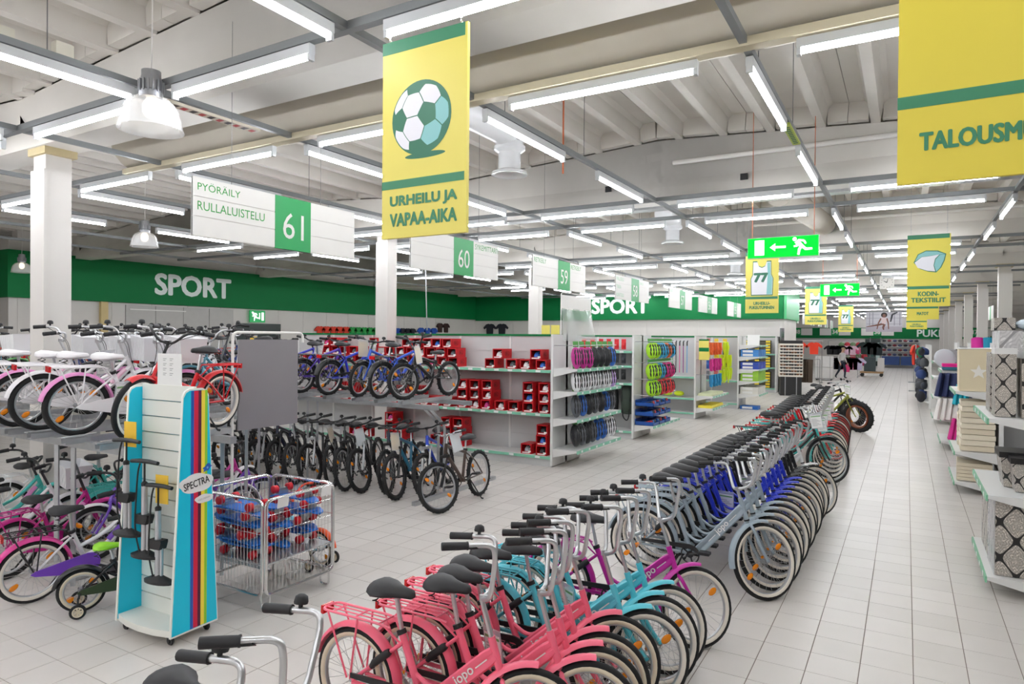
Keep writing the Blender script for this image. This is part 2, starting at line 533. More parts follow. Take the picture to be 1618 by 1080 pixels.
# ------------------------------------------------------------ lamps and lighting track
LX = [-.95 - 2.16*j for j in range(-2, 9)]
RX = mat('lamp_housing', (205,208,210), .4, .2, var=.02)
hm = MB(); hm.b2(-.76,.76,-.026,.026,.0,.065); hm.b2(-.76,-.735,-.022,.022,-.045,0); hm.b2(.735,.76,-.022,.022,-.045,0)
house_me = hm.mesh('housing')
tb = MB(); tb.tube([(-.735,0,-.02),(.735,0,-.02)], .016, 10)
tube_me = tb.mesh('tube')
def lamp(x, y, rz, label, group):
    t = thing('strip_lamp', label, 'lamp', (x, y, 4.0), (0,0,rz), group)
    ob('housing', house_me, RX, t); ob('tube', tube_me, TUBE, t)
for k in range(-2, 10):
    cols = [i for i in range(-1, 6 if k > 0 else 7)] if k <= 4 else [-1, 0, 1, 2]
    for s in (-1, 1):
        if k >= 6 and s > 0: continue
        y = BY(k) + .75 * s
        for i in cols:
            x = -2.03 - 2.16*i
            if s > 0 or k >= 0 or True:
                lamp(x, y, 0, f'strip lamp set crosswise {"before" if s < 0 else "behind"} the {ORD[k+2]} beam, {ORD[i+1]} from the right wall', 'crosswise strip lamps')
    cy = [-.95 - 2.16*j for j in ((-1,0,1,2,3,4,5) if k <= 3 else (-1,0,1))]
    for n, dy in enumerate((1.63, 4.03)):
        if k == -1 and n == 1: dy = 4.45
        for i, x in enumerate(cy):
            lamp(x, BY(k) + dy, pi/2, f'strip lamp set lengthwise, {"first" if n == 0 else "second"} past the {ORD[k+2]} beam in the {ORD[i]} line from the right', 'lengthwise strip lamps')
# tracks
yb = MB().b2(-.025,.025,-6.9,63,0,.05).mesh('track')
for i, x in enumerate([-.95 - 2.16*j for j in range(-1, 8)]):
    m = yb if x > -8 else MB().b2(-.025,.025,-6.9,29.6,0,.05).mesh('track')
    o = ob('lighting_track', m, RAILG, None, (x, 0, 4.075)); tag(o, f'grey lighting track along the hall, {ORD[i]} line from the right', 'lighting track', 'lengthwise lighting tracks')
xb = MB().b2(-16.6,3.4,-.03,.03,0,.055).mesh('track')
for k in range(-2, 10):
    for s in (-1, 1):
        o = ob('cross_track', xb, RAILG, None, (0, BY(k) + .75*s, 4.072)); tag(o, f'grey cross track {"before" if s < 0 else "behind"} the {ORD[k+2]} beam', 'lighting track', 'crosswise lighting tracks')
# suspension wires of the tracks
wire_me = MB().cyl((0,0,0),(0,0,1.0),.004,5).mesh('wire')
nw = 0
for x in (-.95, -3.11, -5.27, -7.43):
    for k in range(0, 4):
        for dy in (1.2, 2.9, 4.6):
            y = BY(k) + dy - 6.1 if k == 0 and dy > 4 else BY(k) + dy
            o = ob('suspension_wire', wire_me, mat('wire_grey', (120,120,120), .5, .5), None, (x, y, 4.12), sc=(1,1,ridge(x)+.24-4.12))
            tag(o, f'thin steel wire holding a lighting track, {ORD[nw]} counted from the aisle leftwards', 'wire', 'track suspension wires'); nw += 1
# small boxes on the tracks
for n, (x, y) in enumerate(((-5.33,2.55),(-5.4,2.2))):
    o = ob('junction_box', MB().box((0,0,0),(.07,.12,.11)), mat('box_cream',(224,220,205),.5), None, (x, y, 4.18)); tag(o, f'{"cream" if n == 0 else "pale"} junction box on the lamp track at upper left, {"near" if n else "far"} one', 'junction box')
# bell pendants
CLEAR = mat('prismatic_acrylic', (246,248,250), .15, var=0, trans=.0, spec=.8)
CLEAR.node_tree.nodes['Principled BSDF'].inputs['Alpha'].default_value = .3
ALU = mat('spun_aluminium', (170,172,176), .35, .8, var=.04)
bell = MB()
N = 72
prof = [(.055,.26),(.10,.255),(.15,.225),(.19,.17),(.213,.10),(.222,.04),(.228,.012),(.236,0),(.228,.004),(.214,.04),(.205,.10),(.182,.165),(.142,.218),(.09,.245)]
b0 = 0
for r, z in prof:
    for q in range(N):
        a = 2*pi*q/N; rr = r + (.0022 if q % 2 else 0)*(r > .06)
        bell.v.append((rr*cos(a), rr*sin(a), z))
for i in range(len(prof)-1):
    for q in range(N): bell.face((i*N+q, i*N+(q+1)%N, (i+1)*N+(q+1)%N, (i+1)*N+q))
bell_me = bell.mesh('shade', ang=60)
hd = MB().lathe([(.085,.25),(.085,.30),(.075,.31),(.075,.40),(.07,.42),(.07,.46),(.04,.47),(.012,.475)], 20)
for q in range(16):
    a = 2*pi*q/16; hd.box((.083*cos(a), .083*sin(a), .335), (.022,.008,.09), rz=a)
head_me = hd.mesh('lamp_head')
gear = MB().lathe([(.03,.25),(.06,.2),(.06,.14),(.03,.1)], 14).mesh('bulb')
GLOW = mat('bulb_glow', (255,236,206), .4, emit=2.5)
def pendant(x, y, z, label):
    t = thing('pendant_lamp', label, 'lamp', (x, y, z), group='clear bell pendants')
    ob('shade', bell_me, CLEAR, t); ob('lamp_head', head_me, ALU, t); ob('bulb', gear, GLOW, t)
    L = ridge(x) + .5 - z - .47
    ob('cord', MB().tube([(0,0,.47),(.012,0,.47+L*.25),(0,.006,.47+L*.6),(0,0,.47+L)], .006, 6), WHITE, t)
pendant(-5.09, 3.07, 3.71, 'large clear ribbed bell pendant hanging nearest, above the bicycle racks')
pendant(-11.7, 6.95, 3.68, 'clear bell pendant hanging left of the sign for row 61')
pendant(-14.6, 5.3, 3.68, 'faint clear bell pendant seen before the white column')
pendant(-19.3, 8.9-.6, 3.66, 'clear bell pendant half hidden by the white column')
pendant(-10.9, 2.9, 3.7, 'clear bell pendant at the far left edge')
# ------------------------------------------------------------ hanging signs
TXG = mat('text_green', (40,150,60), .5, var=.02)
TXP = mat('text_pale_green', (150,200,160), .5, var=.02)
SIGNW = mat('sign_white', (228,226,221), .45, var=.02)
GROOVE = mat('groove_grey', (198,196,190), .5, var=.02)
wm_ = MB().cyl((0,0,0),(0,0,1.95),.0025,4).mesh('wire')
def row_sign(num, x, y0, y1, ztop, h, left, right, label, gc=None):
    Ls = y1 - y0
    t = thing('aisle_sign', label, 'sign', (x, (y0+y1)/2, ztop - h/2), group='numbered row signs')
    ym, yn = -Ls/2 + .445*Ls, -Ls/2 + .675*Ls
    b = MB()
    for q in range(3):
        z1 = h/2 - q*h/3; z0 = h/2 - (q+1)*h/3 + .006
        b.b2(-.012,.012,-Ls/2,ym,z0,z1); b.b2(-.012,.012,yn,Ls/2,z0,z1)
    b.b2(-.006,.006,-Ls/2,Ls/2,-h/2,h/2)
    ob('panel', b, SIGNW, t)
    ob('number_panel', MB().b2(-.014,.015,ym,yn,-h/2,h/2), DGREEN, t)
    lettering(num, h*.5, SIGNW, t, (.0165,(ym+yn)/2,-.02), FACE_E, (yn-ym)*.58 if len(num) == 2 else None, .0)
    for side, words in ((0, left), (1, right)):
        for q, wd_ in words:
            a = -Ls/2 if side == 0 else yn
            me = text_mesh(wd_, h*.15, len(wd_)*h*.105, .0)
            wv = len(wd_)*h*.105
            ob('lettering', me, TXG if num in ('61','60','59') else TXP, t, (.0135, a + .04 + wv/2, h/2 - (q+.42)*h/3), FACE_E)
    for yy in (-Ls*.3, Ls*.25):
        ob('wire', wm_, mat('wire_grey', (120,120,120)), t, (0, yy, h/2))
row_sign('61', -5.0, 3.36, 5.2, 3.41, .485, [(0,'PYÖRÄILY'),(1,'RULLALUISTELU')], [], 'white row sign 61 lettered PYÖRÄILY and RULLALUISTELU, the nearest row sign')
row_sign('60', -5.0, 6.13, 8.06, 3.40, .475, [], [(0,'SYKEMITTARIT')], 'white row sign 60 lettered SYKEMITTARIT at its right, second row sign from the camera')
row_sign('59', -5.0, 9.08, 11.05, 3.41, .48, [(0,'RETKEILY')], [(0,'RETKEILY')], 'white row sign 59 lettered RETKEILY on both sides, third row sign')
row_sign('58', -5.0, 12.51, 14.5, 3.39, .48, [(0,'PALLOILU'),(1,'TIKKA'),(2,'KUNTOILU')], [(0,'SÄHLY')], 'white row sign 58 over the SPORT letters of the back wall, fourth row sign')
row_sign('57', -5.0, 16.0, 18.0, 3.37, .475, [(0,'UINTI')], [], 'white row sign 57 just right of the back wall letters, fifth row sign')
row_sign('56', -5.0, 18.7, 20.8, 3.36, .475, [(0,'KENGÄT')], [(0,'ASUT')], 'white row sign 56 sixth in the receding line of row signs')
row_sign('55', -5.0, 22.2, 24.2, 3.36, .48, [], [(0,'ASUT')], 'white row sign 55 smallest and last in the receding line left of the jersey banner')
for n, (x, y) in enumerate(((2.95,20.6),(2.6,24.2),(2.6,28.4),(2.6,33),(2.6,38),(2.6,44))):
    row_sign(str(34 - n), x, y, y+1.9, 3.38, .48, [], [], f'pale row sign hanging over the right-hand shelves, {ORD[n]} from the near end')
for n, (x, y) in enumerate(((-4.9,36),(-4.9,39.5),(-4.9,43),(-4.9,47),(-4.9,51),(-4.9,55))):
    row_sign(str(46 - n), x, y, y+2, 3.6, .6, [], [], f'small distant row sign left of the aisle beyond the corner, {ORD[n]} one')

CH = mat('chain_steel', (190,192,196), .3, .9, var=.0)
def chain(L):
    b = MB()
    n = int(L / .028)
    for i in range(n):
        b.torus((0,0,.014 + i*.028), .009, .0022, 8, 4, 'y' if i % 2 else 'x')
    return b.mesh('chain')
ch_me = chain(.22)
def banner(x0, x1, y, z0, z1, label, motif, lines, bar_z, yel=YELLOW, top=True, lh=.075):
    t = thing('hanging_banner', label, 'banner', ((x0+x1)/2, y, (z0+z1)/2), group='yellow department banners')
    w, h = x1-x0, z1-z0
    ob('board', MB().b2(-w/2,w/2,-.012,.012,-h/2,h/2), yel, t)
    if top: ob('top_strip', MB().b2(-w/2-.001,w/2-.016,-.0135,-.012,h/2-.075,h/2), BGREEN, t)
    ob('divider', MB().b2(-w/2-.001,w/2-.016,-.0135,-.012,bar_z-.025-(z0+z1)/2,bar_z+.025-(z0+z1)/2), BGREEN, t)
    for i, s in enumerate(lines):
        lettering(s, lh, BGREEN, t, (0,-.0132, (bar_z + z0)/2 - (z0+z1)/2 + ((len(lines)-1)/2 - i)*lh*1.42), FACE_S, min(w*.84, len(s)*lh*.66), .03)
    if motif: motif(t)
    for sx in (-1, 1):
        ob('chain', ch_me, CH, t, (sx*(w/2-.05), 0, h/2))
        if y > 4: ob('wire', wm_, CH, t, (sx*(w/2-.05), 0, h/2+.2))
    return t
WP = mat('print_white', (236,236,242), .5, var=.0)
TP = mat('print_teal', (136,196,196), .5, var=.0)
OUTL = mat('print_outline', (40,110,82), .5, var=.0)
def football(t):
    ph = (1 + sqrt(5))/2
    vs = [V(p).normalized() for p in ((0,1,ph),(0,-1,ph),(0,1,-ph),(0,-1,-ph),(1,ph,0),(-1,ph,0),(1,-ph,0),(-1,-ph,0),(ph,0,1),(-ph,0,1),(ph,0,-1),(-ph,0,-1))]
    dmin = min((vs[0]-v).length for v in vs[1:])
    rot = Euler((R(-32), R(14), R(20))).to_matrix()
    r = .215
    polys = [(circ(.012,-.012,r*1.0,r*1.02,40), .0, 0), (circ(0.03,-.225,.15,.018,30), -.0002, 0)]
    polys[0] = (circ(0,0,r*1.03,r*1.03,44), .0, 0)
    from itertools import combinations
    for a, b, c in combinations(range(12), 3):
        if max((vs[a]-vs[b]).length,(vs[b]-vs[c]).length,(vs[a]-vs[c]).length) < dmin*1.01:
            hexv = []
            tri = [vs[a], vs[b], vs[c]]
            for i in range(3):
                p, q = tri[i], tri[(i+1) % 3]
                hexv += [p*2/3+q/3, p/3+q*2/3]
            cc = sum(hexv, V((0,0,0)))/6
            hexv = [cc + (v-cc)*.955 for v in hexv]
            pts = []
            for i in range(6):
                for j in range(4):
                    u = (hexv[i]*(1-j/4) + hexv[(i+1)%6]*j/4).normalized()
                    pts.append(rot @ u)
            cen = (rot @ cc).normalized()
            if min(p.z for p in pts) > -.12 and cen.z > .05:
                teal = (cen.x*.75 - cen.y*.6) > .5
                polys.append(([(p.x*r, p.y*r) for p in pts], .0006, 2 if teal else 1))
    ob('football_print', flat(polys, 'football_print'), [OUTL, WP, TP], t, (-.015,-.0134,.105), FACE_S)
banner(-2.80,-2.17,3.17,2.72,3.92,'yellow hanging banner with a football and the words URHEILU JA VAPAA-AIKA',football,['URHEILU JA','VAPAA-AIKA'],3.045)
def jersey(t):
    L = [(-.2,-.31),(.2,-.31),(.21,.02),(.175,.10),(.17,.36),(.09,.36),(.06,.27),(0,.24),(-.06,.27),(-.09,.36),(-.17,.36),(-.175,.10),(-.21,.02)]
    def sc(P, k): return [(x*k, y*k) for x, y in P]
    sh = [(.09,-.30),(.19,-.30),(.2,.02),(.165,.1),(.16,.34),(.1,.34),(.11,.1)]
    ob('jersey_print', flat([(sc(L,1.05),0,0),(sc(L,.985),.0005,1),(sh,.001,2)],'jersey_print'), [OUTL, WP, TP], t, (0,-.0134,.06), FACE_S)
    lettering('77', .17, OUTL, t, (-.02,-.0152,.10), FACE_S, .25, .05)
    lettering('77', .155, WP, t, (-.02,-.0158,.10), FACE_S, .22, .0)
for n, (xa, xb, y, z0, z1) in enumerate(((-2.86,-2.22,14.3,2.66,3.9),(-2.9,-2.25,24.0,2.63,3.88),(-2.85,-2.2,36,2.53,3.82))):
    banner(xa, xb, y, z0, z1, 'yellow banner with a 77 jersey and URHEILUPUKEUTUMINEN, ' + ('below the nearest exit sign','behind the second exit sign','smallest and farthest of three')[n], jersey, ['URHEILU-','PUKEUTUMINEN'], z0+.31, lh=.06)
def pillow(t):
    b = [(-.23,-.02),(-.17,.12),(-.05,.18),(.12,.17),(.24,.11),(.22,0),(.17,-.12),(.10,-.2),(-.02,-.18),(-.14,-.13)]
    w = [(-.215,-.02),(-.17,-.11),(-.03,-.165),(.085,-.18),(.06,-.08),(.08,.03),(.14,.1),(.0,.08),(-.11,.07)]
    te = [(-.21,.0),(-.16,.11),(-.05,.165),(.11,.155),(.225,.105),(.14,.1),(.0,.085),(-.11,.075)]
    t2 = [(.1,-.185),(.155,-.12),(.205,0),(.225,.1),(.15,.095),(.09,.02),(.07,-.08)]
    ob('cushion_print', flat([(b,0,0),(te,.0005,2),(t2,.0005,2),(w,.0007,1)],'cushion_print'), [OUTL, WP, TP], t, (.01,-.0134,.16), FACE_S)
YB = mat('banner_lemon', (228,214,84), .5, var=.02)
banner(-.0,.625,13.4,2.71,3.93,'tall yellow banner with a cushion and KODINTEKSTIILIT',pillow,['KODIN-','TEKSTIILIT'],3.03,YB)
banner(0.0,.70,20,2.67,3.88,'yellow banner reading MATOT, behind the cushion banner',None,['MATOT'],2.97,YB)
banner(-.01,.74,33,2.62,3.85,'yellow banner peeking out lowest below the MATOT banner',None,['URHEILU-','PUKEUTUMINEN'],2.94,YB,lh=.06)
def pot(t):
    P = [(.13 + .30*cos(a), .42 + .36*sin(a)) for a in [R(180 + i*9) for i in range(21)]]
    Q = [(.13 + .265*cos(a), .42 + .325*sin(a)) for a in [R(180 + i*9) for i in range(21)]]
    T = [p for p in Q if p[0] < .03] + [(.03,.42)]
    ob('bowl_print', flat([(P,0,0),(Q,.0005,1),(T,.0009,2)],'bowl_print'), [OUTL, WP, TP], t, (-.01,-.0134,0), FACE_S)
YT = mat('banner_mustard', (224,206,70), .5, var=.02)
banner(-.04,.62,3.17,2.755,3.95,'large yellow banner at the upper right edge lettered TALOUSMUOTI',pot,['TALOUSMUOTI'],3.085,YT,lh=.069)

# exit lights
EXG = mat('exit_green_light', (0,192,52), .6, emit=.8, spec=.1)
EXW = mat('exit_white_light', (250,255,250), .4, emit=1.25)
def stroke(p, q, w0, w1=None):
    w1 = w1 or w0; dx, dy = q[0]-p[0], q[1]-p[1]; l = hypot(dx, dy); nx, ny = -dy/l, dx/l
    return [(p[0]+nx*w0, p[1]+ny*w0), (p[0]-nx*w0, p[1]-ny*w0), (q[0]-nx*w1, q[1]-ny*w1), (q[0]+nx*w1, q[1]+ny*w1)]
def runner_polys(ox, s):
    P = []
    def st(a, b, w0, w1=None): P.append(([ (ox+x*s, y*s) for x, y in stroke(a, b, w0, w1)], .001, 1))
    P.append((circ(ox-.32*s, .36*s, .1*s, .1*s, 14), .001, 1))
    st((-.24,.26),(.02,-.02),.11,.09); st((-.16,.3),(.12,.26),.05); st((.12,.26),(.2,.1),.05,.04)
    st((-.24,.2),(-.18,.02),.05); st((-.18,.02),(-.36,.0),.045)
    st((.02,0),(.22,-.18),.075,.06); st((.2,-.16),(.5,-.16),.06,.05)
    st((0,0),(-.12,-.2),.075,.06); st((-.1,-.18),(-.14,-.44),.06,.05)
    return P
def exit_sign(x0, x1, y, z0, z1, label):
    t = thing('exit_sign', label, 'exit sign', ((x0+x1)/2, y, (z0+z1)/2), group='green lit exit signs')
    w, h = x1-x0, z1-z0
    ob('case', MB().b2(-w/2-.008,w/2+.008,-.012,.03,-h/2-.008,h/2+.008), mat('case_mint', (150,220,170), .3), t)
    ob('lit_panel', MB().b2(-w/2,w/2,-.02,-.012,-h/2,h/2), EXG, t)
    polys = [([(-w*.4,-h*.38),(-w*.26,-h*.38),(-w*.26,h*.4),(-w*.4,h*.4)],.001,1)]
    polys += [(stroke((-w*.12,0),(w*.05,0),h*.055),.001,1), ([(-w*.18,0),(-w*.1,-h*.2),(-w*.1,h*.2)],.001,1)]
    polys += runner_polys(w*.27, h*1.0)
    polys = [(a, b, 0) for a, b, c in polys]
    ob('pictogram', flat(polys,'pictogram'), [EXW], t, (0,-.0205,0), FACE_S)
    for sx in (-1, 1):
        ob('cable', MB().cyl((0,0,0),(0,0,5.25-z1),.005,5), mat('orange_cord', (200,110,70), .6), t, (sx*(w/2-.05),0,h/2))
exit_sign(-1.83,-.975,9.3,3.2,3.455,'large lit green exit sign with running man, nearest over the aisle')
exit_sign(-1.79,-.96,17.6,3.17,3.455,'smaller lit green exit sign farther along the aisle')
t = thing('exit_sign', 'small square green exit sign on the left wall over the dark door', 'exit sign', (-19.9,15.9,2.8), FACE_E)
ob('lit_panel', MB().b2(-.32,.32,-.21,.21,0,.05), mat('exit_dim', (20,150,80), .4, emit=.5), t)
ob('pictogram', flat([(a, .051, 0) for a, b, c in runner_polys(-.1,.36)] + [([(.16,-.14),(.26,-.14),(.26,.14),(.16,.14)],.051,0), (stroke((.08,.12),(.08,-.1),.018),.051,0)],'pictogram'), [EXW], t)
# clock
t = thing('clock', 'square white hanging clock with black hands', 'clock', (-.52,23,3.86))
ob('case', MB().b2(-.19,.19,-.05,.05,-.19,.19), SIGNW, t)
ob('hands', flat([(stroke((0,0),(-.09,.05),.012,.006),0,0),(stroke((0,0),(.03,.13),.009,.004),0,0)]+[(circ(.15*cos(R(30*i)),.15*sin(R(30*i)),.01,.01,6),0,0) for i in range(12)],'hands'), BLACK, t, (0,-.052,0), FACE_S)
for sx in (-.05,.05): ob('rod', MB().cyl((sx,0,.19),(sx,0,.9),.012,6), WHITE, t)
# poster on the far wall
t = thing('wall_poster', 'photo poster of a woman stretching in a gym, hung over the far doorway', 'poster', (-1.27,49.5,3.34))
t.scale = (.76,.76,.76)
ob('board', MB().b2(-1.35,1.35,-.02,.02,-.85,.85), mat('poster_frame', (190,190,196), .6), t)
PM = [mat('poster_wall',(206,204,210)), mat('poster_shade',(150,148,158)), mat('poster_skin',(128,84,70)), mat('poster_hair',(46,34,32)), mat('poster_top',(226,206,206)), mat('poster_dark',(58,58,66)), mat('poster_floor',(188,180,190))]
pp = [([(-1.35,-.85),(1.35,-.85),(1.35,.85),(-1.35,.85)],0,0), ([(-1.35,-.85),(1.35,-.85),(1.35,-.4),(-1.35,-.4)],.001,6)]
for xx in (-1.1,-.85,.75,1.15): pp.append(([(xx,-.3),(xx+.06,-.3),(xx+.06,.8),(xx,.8)],.001,1))
for zz in (-.2,.3,.6): pp.append(([(-1.3,zz),(-.3,zz),(-.3,zz+.03),(-1.3,zz+.03)],.001,1)); pp.append(([(.4,zz),(1.3,zz),(1.3,zz+.03),(.4,zz+.03)],.001,1))
pp += [(stroke((.5,.0),(.62,.6),.05,.08),.002,5),(stroke((.6,.6),(1.0,.8),.07,.05),.002,5)]
pp += [(stroke((0,-.15),(-.55,-.3),.09,.07),.002,2),(stroke((-.5,-.28),(-1.3,-.42),.07,.03),.002,2),(stroke((.05,-.2),(-.05,-.5),.1,.07),.002,2),(stroke((-.05,-.48),(.0,-.68),.07,.05),.002,2)]
pp += [(stroke((-.2,.3),(-.4,-.1),.06,.05),.003,2),(stroke((-.4,-.1),(-.5,-.62),.05,.035),.003,2),(stroke((.22,.3),(.33,-.1),.06,.05),.003,2),(stroke((.33,-.1),(.36,-.62),.05,.035),.003,2)]
pp += [([(-.2,.38),(.2,.38),(.16,-.15),(-.16,-.15)],.004,4),(circ(.02,.58,.24,.22,18),.005,3),(circ(.02,.52,.12,.15,16),.006,2)]
ob('print', flat(pp,'print'), PM, t, (0,-.022,0), FACE_S)
# number plates on the green band of the far wall
for n, (x, s) in enumerate(((-8.3,'38'),(-5.3,'34'),(-2.1,'36'),(4.6,'37'),(8.0,'33'))):
    t = thing('number_plate', f'white and green number plate on the far green band, {ORD[n]} from the left', 'sign', (x,63.8,2.85), group='far wall plates')
    ob('plate', MB().b2(-1.2,1.2,-.02,.02,-.3,.3), SIGNW, t)
    ob('number_panel', MB().b2(-.3,.3,-.03,-.02,-.3,.3), DGREEN, t)
    lettering(s, .35, SIGNW, t, (0,-.032,0), FACE_S, .42, .02)
# ------------------------------------------------------------ bicycles
def wheel_parts(r, tr, wall, nsp=24, knob=False, rimw=.011):
    P = []
    ri = r - 2*tr - .006
    b = MB(); b.torus((0,0,0), ri, rimw, 40, 6, 'y', 1.25*max(1, tr/.03), 1.0)
    P.append(('rim', b.mesh('rim', ang=60), 'rim'))
    b = MB(); b.torus((0,0,0), r - tr, tr, 40, 10, 'y')
    if knob:
        for i in range(44):
            a = 2*pi*i/44; q = r - tr*.12
            b.box((q*cos(a), (.5 if i % 2 else -.5)*tr, q*sin(a)), (tr*.3, tr*.8, .012), ry=-a)
    P.append(('tyre', b.mesh('tyre', ang=50), 'tyre'))
    if wall:
        b = MB(); b.torus((0,0,0), r - tr*1.52, tr*.98, 40, 8, 'y', 1.10, 1.0)
        P.append(('whitewall', b.mesh('whitewall', ang=70), 'wall'))
    b = MB()
    for i in range(nsp):
        a = 2*pi*i/nsp; s = .028 if i % 2 else -.028; a2 = a + (.35 if (i//2) % 2 else -.35)
        b.tube([(.02*cos(a2), s, .02*sin(a2)), (ri*cos(a), 0, ri*sin(a))], .0014, 3, caps=False)
    P.append(('spokes', b.mesh('spokes'), 'spoke'))
    b = MB().cyl((0,-.05,0),(0,.05,0),.009,8); b.cyl((0,-.033,0),(0,.033,0),.02,12)
    P.append(('hub', b.mesh('hub'), 'hub'))
    b = MB()
    for a in (.7,):
        i0 = len(b.v); b.ell((0,0,0),(.036,.008,.022),10,6)
        b.xf(Matrix.Translation((.62*r*cos(a),0,.62*r*sin(a))) @ Matrix.Rotation(-a,4,'Y'), i0)
    rm_ = b.mesh('reflector'); P.append(('reflector', rm_, 'amber')); P.append(('reflector', rm_, 'amber', pi))
    return P

def guard(cx, cz, r, a0, a1, w, n=18):
    b = MB(); rings = []
    for i in range(n + 1):
        a = a0 + (a1-a0)*i/n
        sec = [(r-.012,-w),(r+.004,-w*.8),(r+.011,-w*.3),(r+.011,w*.3),(r+.004,w*.8),(r-.012,w),(r+.001,w*.7),(r+.007,0),(r+.001,-w*.7)]
        rings.append([(cx + q*cos(a), y, cz + q*sin(a)) for q, y in sec])
    b.loft(rings)
    return b

def saddle_mb(c, L=.27, wd=.105, h=.06):
    st = [(-.5,.3,.3),(-.46,.72,.7),(-.3,1,1),(-.08,.9,.92),(.1,.55,.75),(.28,.34,.66),(.45,.26,.56),(.5,.1,.25)]
    rings = []
    for x, w, hh in st:
        rings.append([(c[0]+x*L, c[1] + wd*w*cos(2*pi*k/14), c[2] + (h*hh*sin(2*pi*k/14) if k <= 7 else h*.45*hh*sin(2*pi*k/14))) for k in range(14)])
    return MB().loft(rings)

STY = {}
def build_style(S):
    r, tr, wb = S['r'], S['tr'], S['wb']
    HT, HB, BB, ST, SP = [V((p[0], 0, p[1])) for p in (S['HT'], S['HB'], S['BB'], S['ST'], S['SP'])]
    RA, FA = V((-wb/2, 0, r)), V((wb/2, 0, r))
    P = []   # (name, mesh, key, parent index, front, location)
    def add(name, me, key, par=None, front=False, loc=(0,0,0), rot=(0,0,0)):
        if isinstance(me, MB): me = me.mesh(name, ang=45)
        P.append((name, me, key, par, front, loc, rot)); return len(P) - 1
    t = S.get('tube', .017); k = S['frame']
    hd = (HT-HB).normalized()
    f = MB(); f.cyl(HB, HT, t*1.15, 10); f.cyl(BB+V((0,-.035,0)), BB+V((0,.035,0)), .024, 12)
    if k != 'jopo': f.cyl(BB, ST, t, 8)
    if k == 'jopo':
        f.cyl(BB, ST, .02, 10)
        a = HB*.45 + HT*.55; c = BB + V((.035,0,.0))
        d = (a-c).normalized(); nrm = V((-d.z,0,d.x))
        hh, ww = .042, .021
        i0 = len(f.v)
        rings = []
        for s_ in (0, .06, .9, 1):
            p = c.lerp(a, s_); q = hh if .01 < s_ < .99 else hh*.8
            rings.append([tuple(p + nrm*(q*sv) + V((0,ww*cv,0))) for sv, cv in ((1,.55),(.8,1),(.25,1),(.15,.82),(-.15,.82),(-.25,1),(-.8,1),(-1,.55),(-1,-.55),(-.8,-1),(-.25,-1),(-.15,-.82),(.15,-.82),(.25,-1),(.8,-1),(1,-.55))])
        f.loft(rings)
        m1 = BB.lerp(ST, .42)
        f.tube(bend([m1, BB.lerp(ST,.22)+V((.09,0,.0)), c.lerp(a,.35)+nrm*.02, c.lerp(a,.62)+nrm*.03], .12, 5), .013, 8)
        for s_ in (-1, 1):
            f.tube([BB.lerp(ST,.86)+V((0,s_*.015,0)), RA+V((.02,s_*.055,.01))], .0105, 7)
            f.tube([BB+V((-.01,s_*.03,0)), RA+V((.02,s_*.055,0))], .012, 7)
    else:
        if k == 'girl':
            lo = BB + (HB-BB)*.04
            f.tube(bend([HB.lerp(HT,.15), BB.lerp(HB,.45)+V((0,0,-.035)), BB.lerp(ST,.12)], .2, 5), t*1.25, 8)
            f.tube(bend([HB.lerp(HT,.75), BB.lerp(HB,.42)+V((0,0,.085)), BB.lerp(ST,.48)], .2, 5), t*.95, 8)
        else:
            f.tube([HB.lerp(HT,.18), BB], t*1.25, 9); f.tube([HB.lerp(HT,.82), ST+(BB-ST)*.08], t*1.05, 9)
        for s_ in (-1, 1):
            yy = max(.055, tr+.03)
            f.tube(bend([ST+(BB-ST)*.1+V((0,s_*.015,0)), ST.lerp(RA,.4)+V((0,s_*yy,0)), RA+V((0,s_*yy,0))], .08, 3), .009, 6)
            f.tube(bend([BB+V((0,s_*.03,0)), BB.lerp(RA,.35)+V((0,s_*yy,0)), RA+V((0,s_*yy,0))], .08, 3), .010, 6)
    fi = add('frame', f, 'frame')
    if S.get('text'):
        a = HB*.45 + HT*.55; c = BB + V((.035,0,0)); ang = atan2(a.z-c.z, a.x-c.x)
        tm = MB(); src = text_mesh(S['text'], .05, .135, .012)
        for sgn in (1, -1):
            i0 = len(tm.v); tm.v += [tuple(v.co) for v in src.vertices]
            for p in src.polygons: tm.face([i0 + q for q in p.vertices])
            for x0, x1 in ((-.17,-.085),(.085,.17)): tm.quad((x0,-.004,0),(x1,-.004,0),(x1,.002,0),(x0,.002,0))
            mid = c.lerp(a, .58)
            tm.xf(Matrix.Translation(mid) @ (Matrix.Rotation(0 if sgn > 0 else pi, 4, 'Z')) @ Matrix.Rotation(-ang*sgn, 4, 'Y') @ Matrix.Translation((0,-.0225,0)) @ Matrix.Rotation(pi/2, 4, 'X'), i0)
        add('lettering', tm.mesh('lettering', smooth=False), 'deco', fi)
    if S.get('deco'):
        dm = MB(); dm.tube([HB.lerp(HT,.2).lerp(BB,.12), HB.lerp(BB,.5)], t*1.32, 9); add('frame_decal', dm, 'deco', fi)
    # fork
    fk = MB(); cr = HB - hd*.03
    yy = max(.052, tr + .028)
    if S.get('susp'):
        fk.cyl(HB, cr, t*1.2, 8); fk.box(cr, (.05, 2*yy+.03, .035))
        for s_ in (-1, 1):
            fk.cyl(cr+V((0,s_*yy,0)), cr.lerp(FA,.5)+V((0,s_*yy,0)), .013, 8); fk.cyl(cr.lerp(FA,.42)+V((0,s_*yy,0)), FA+V((0,s_*yy,0)), .019, 8)
    else:
        fk.cyl(HB, cr, t*1.05, 8)
        for s_ in (-1, 1):
            fk.tube(bend([cr+V((0,0,.005)), cr+V((.005,s_*yy,-.02)), cr.lerp(FA,.6)+V((-.015,s_*yy,0)), FA+V((0,s_*yy,0))], .05, 4), [.015]*6+[.014]*5+[.010]*1 if False else .0125, 8)
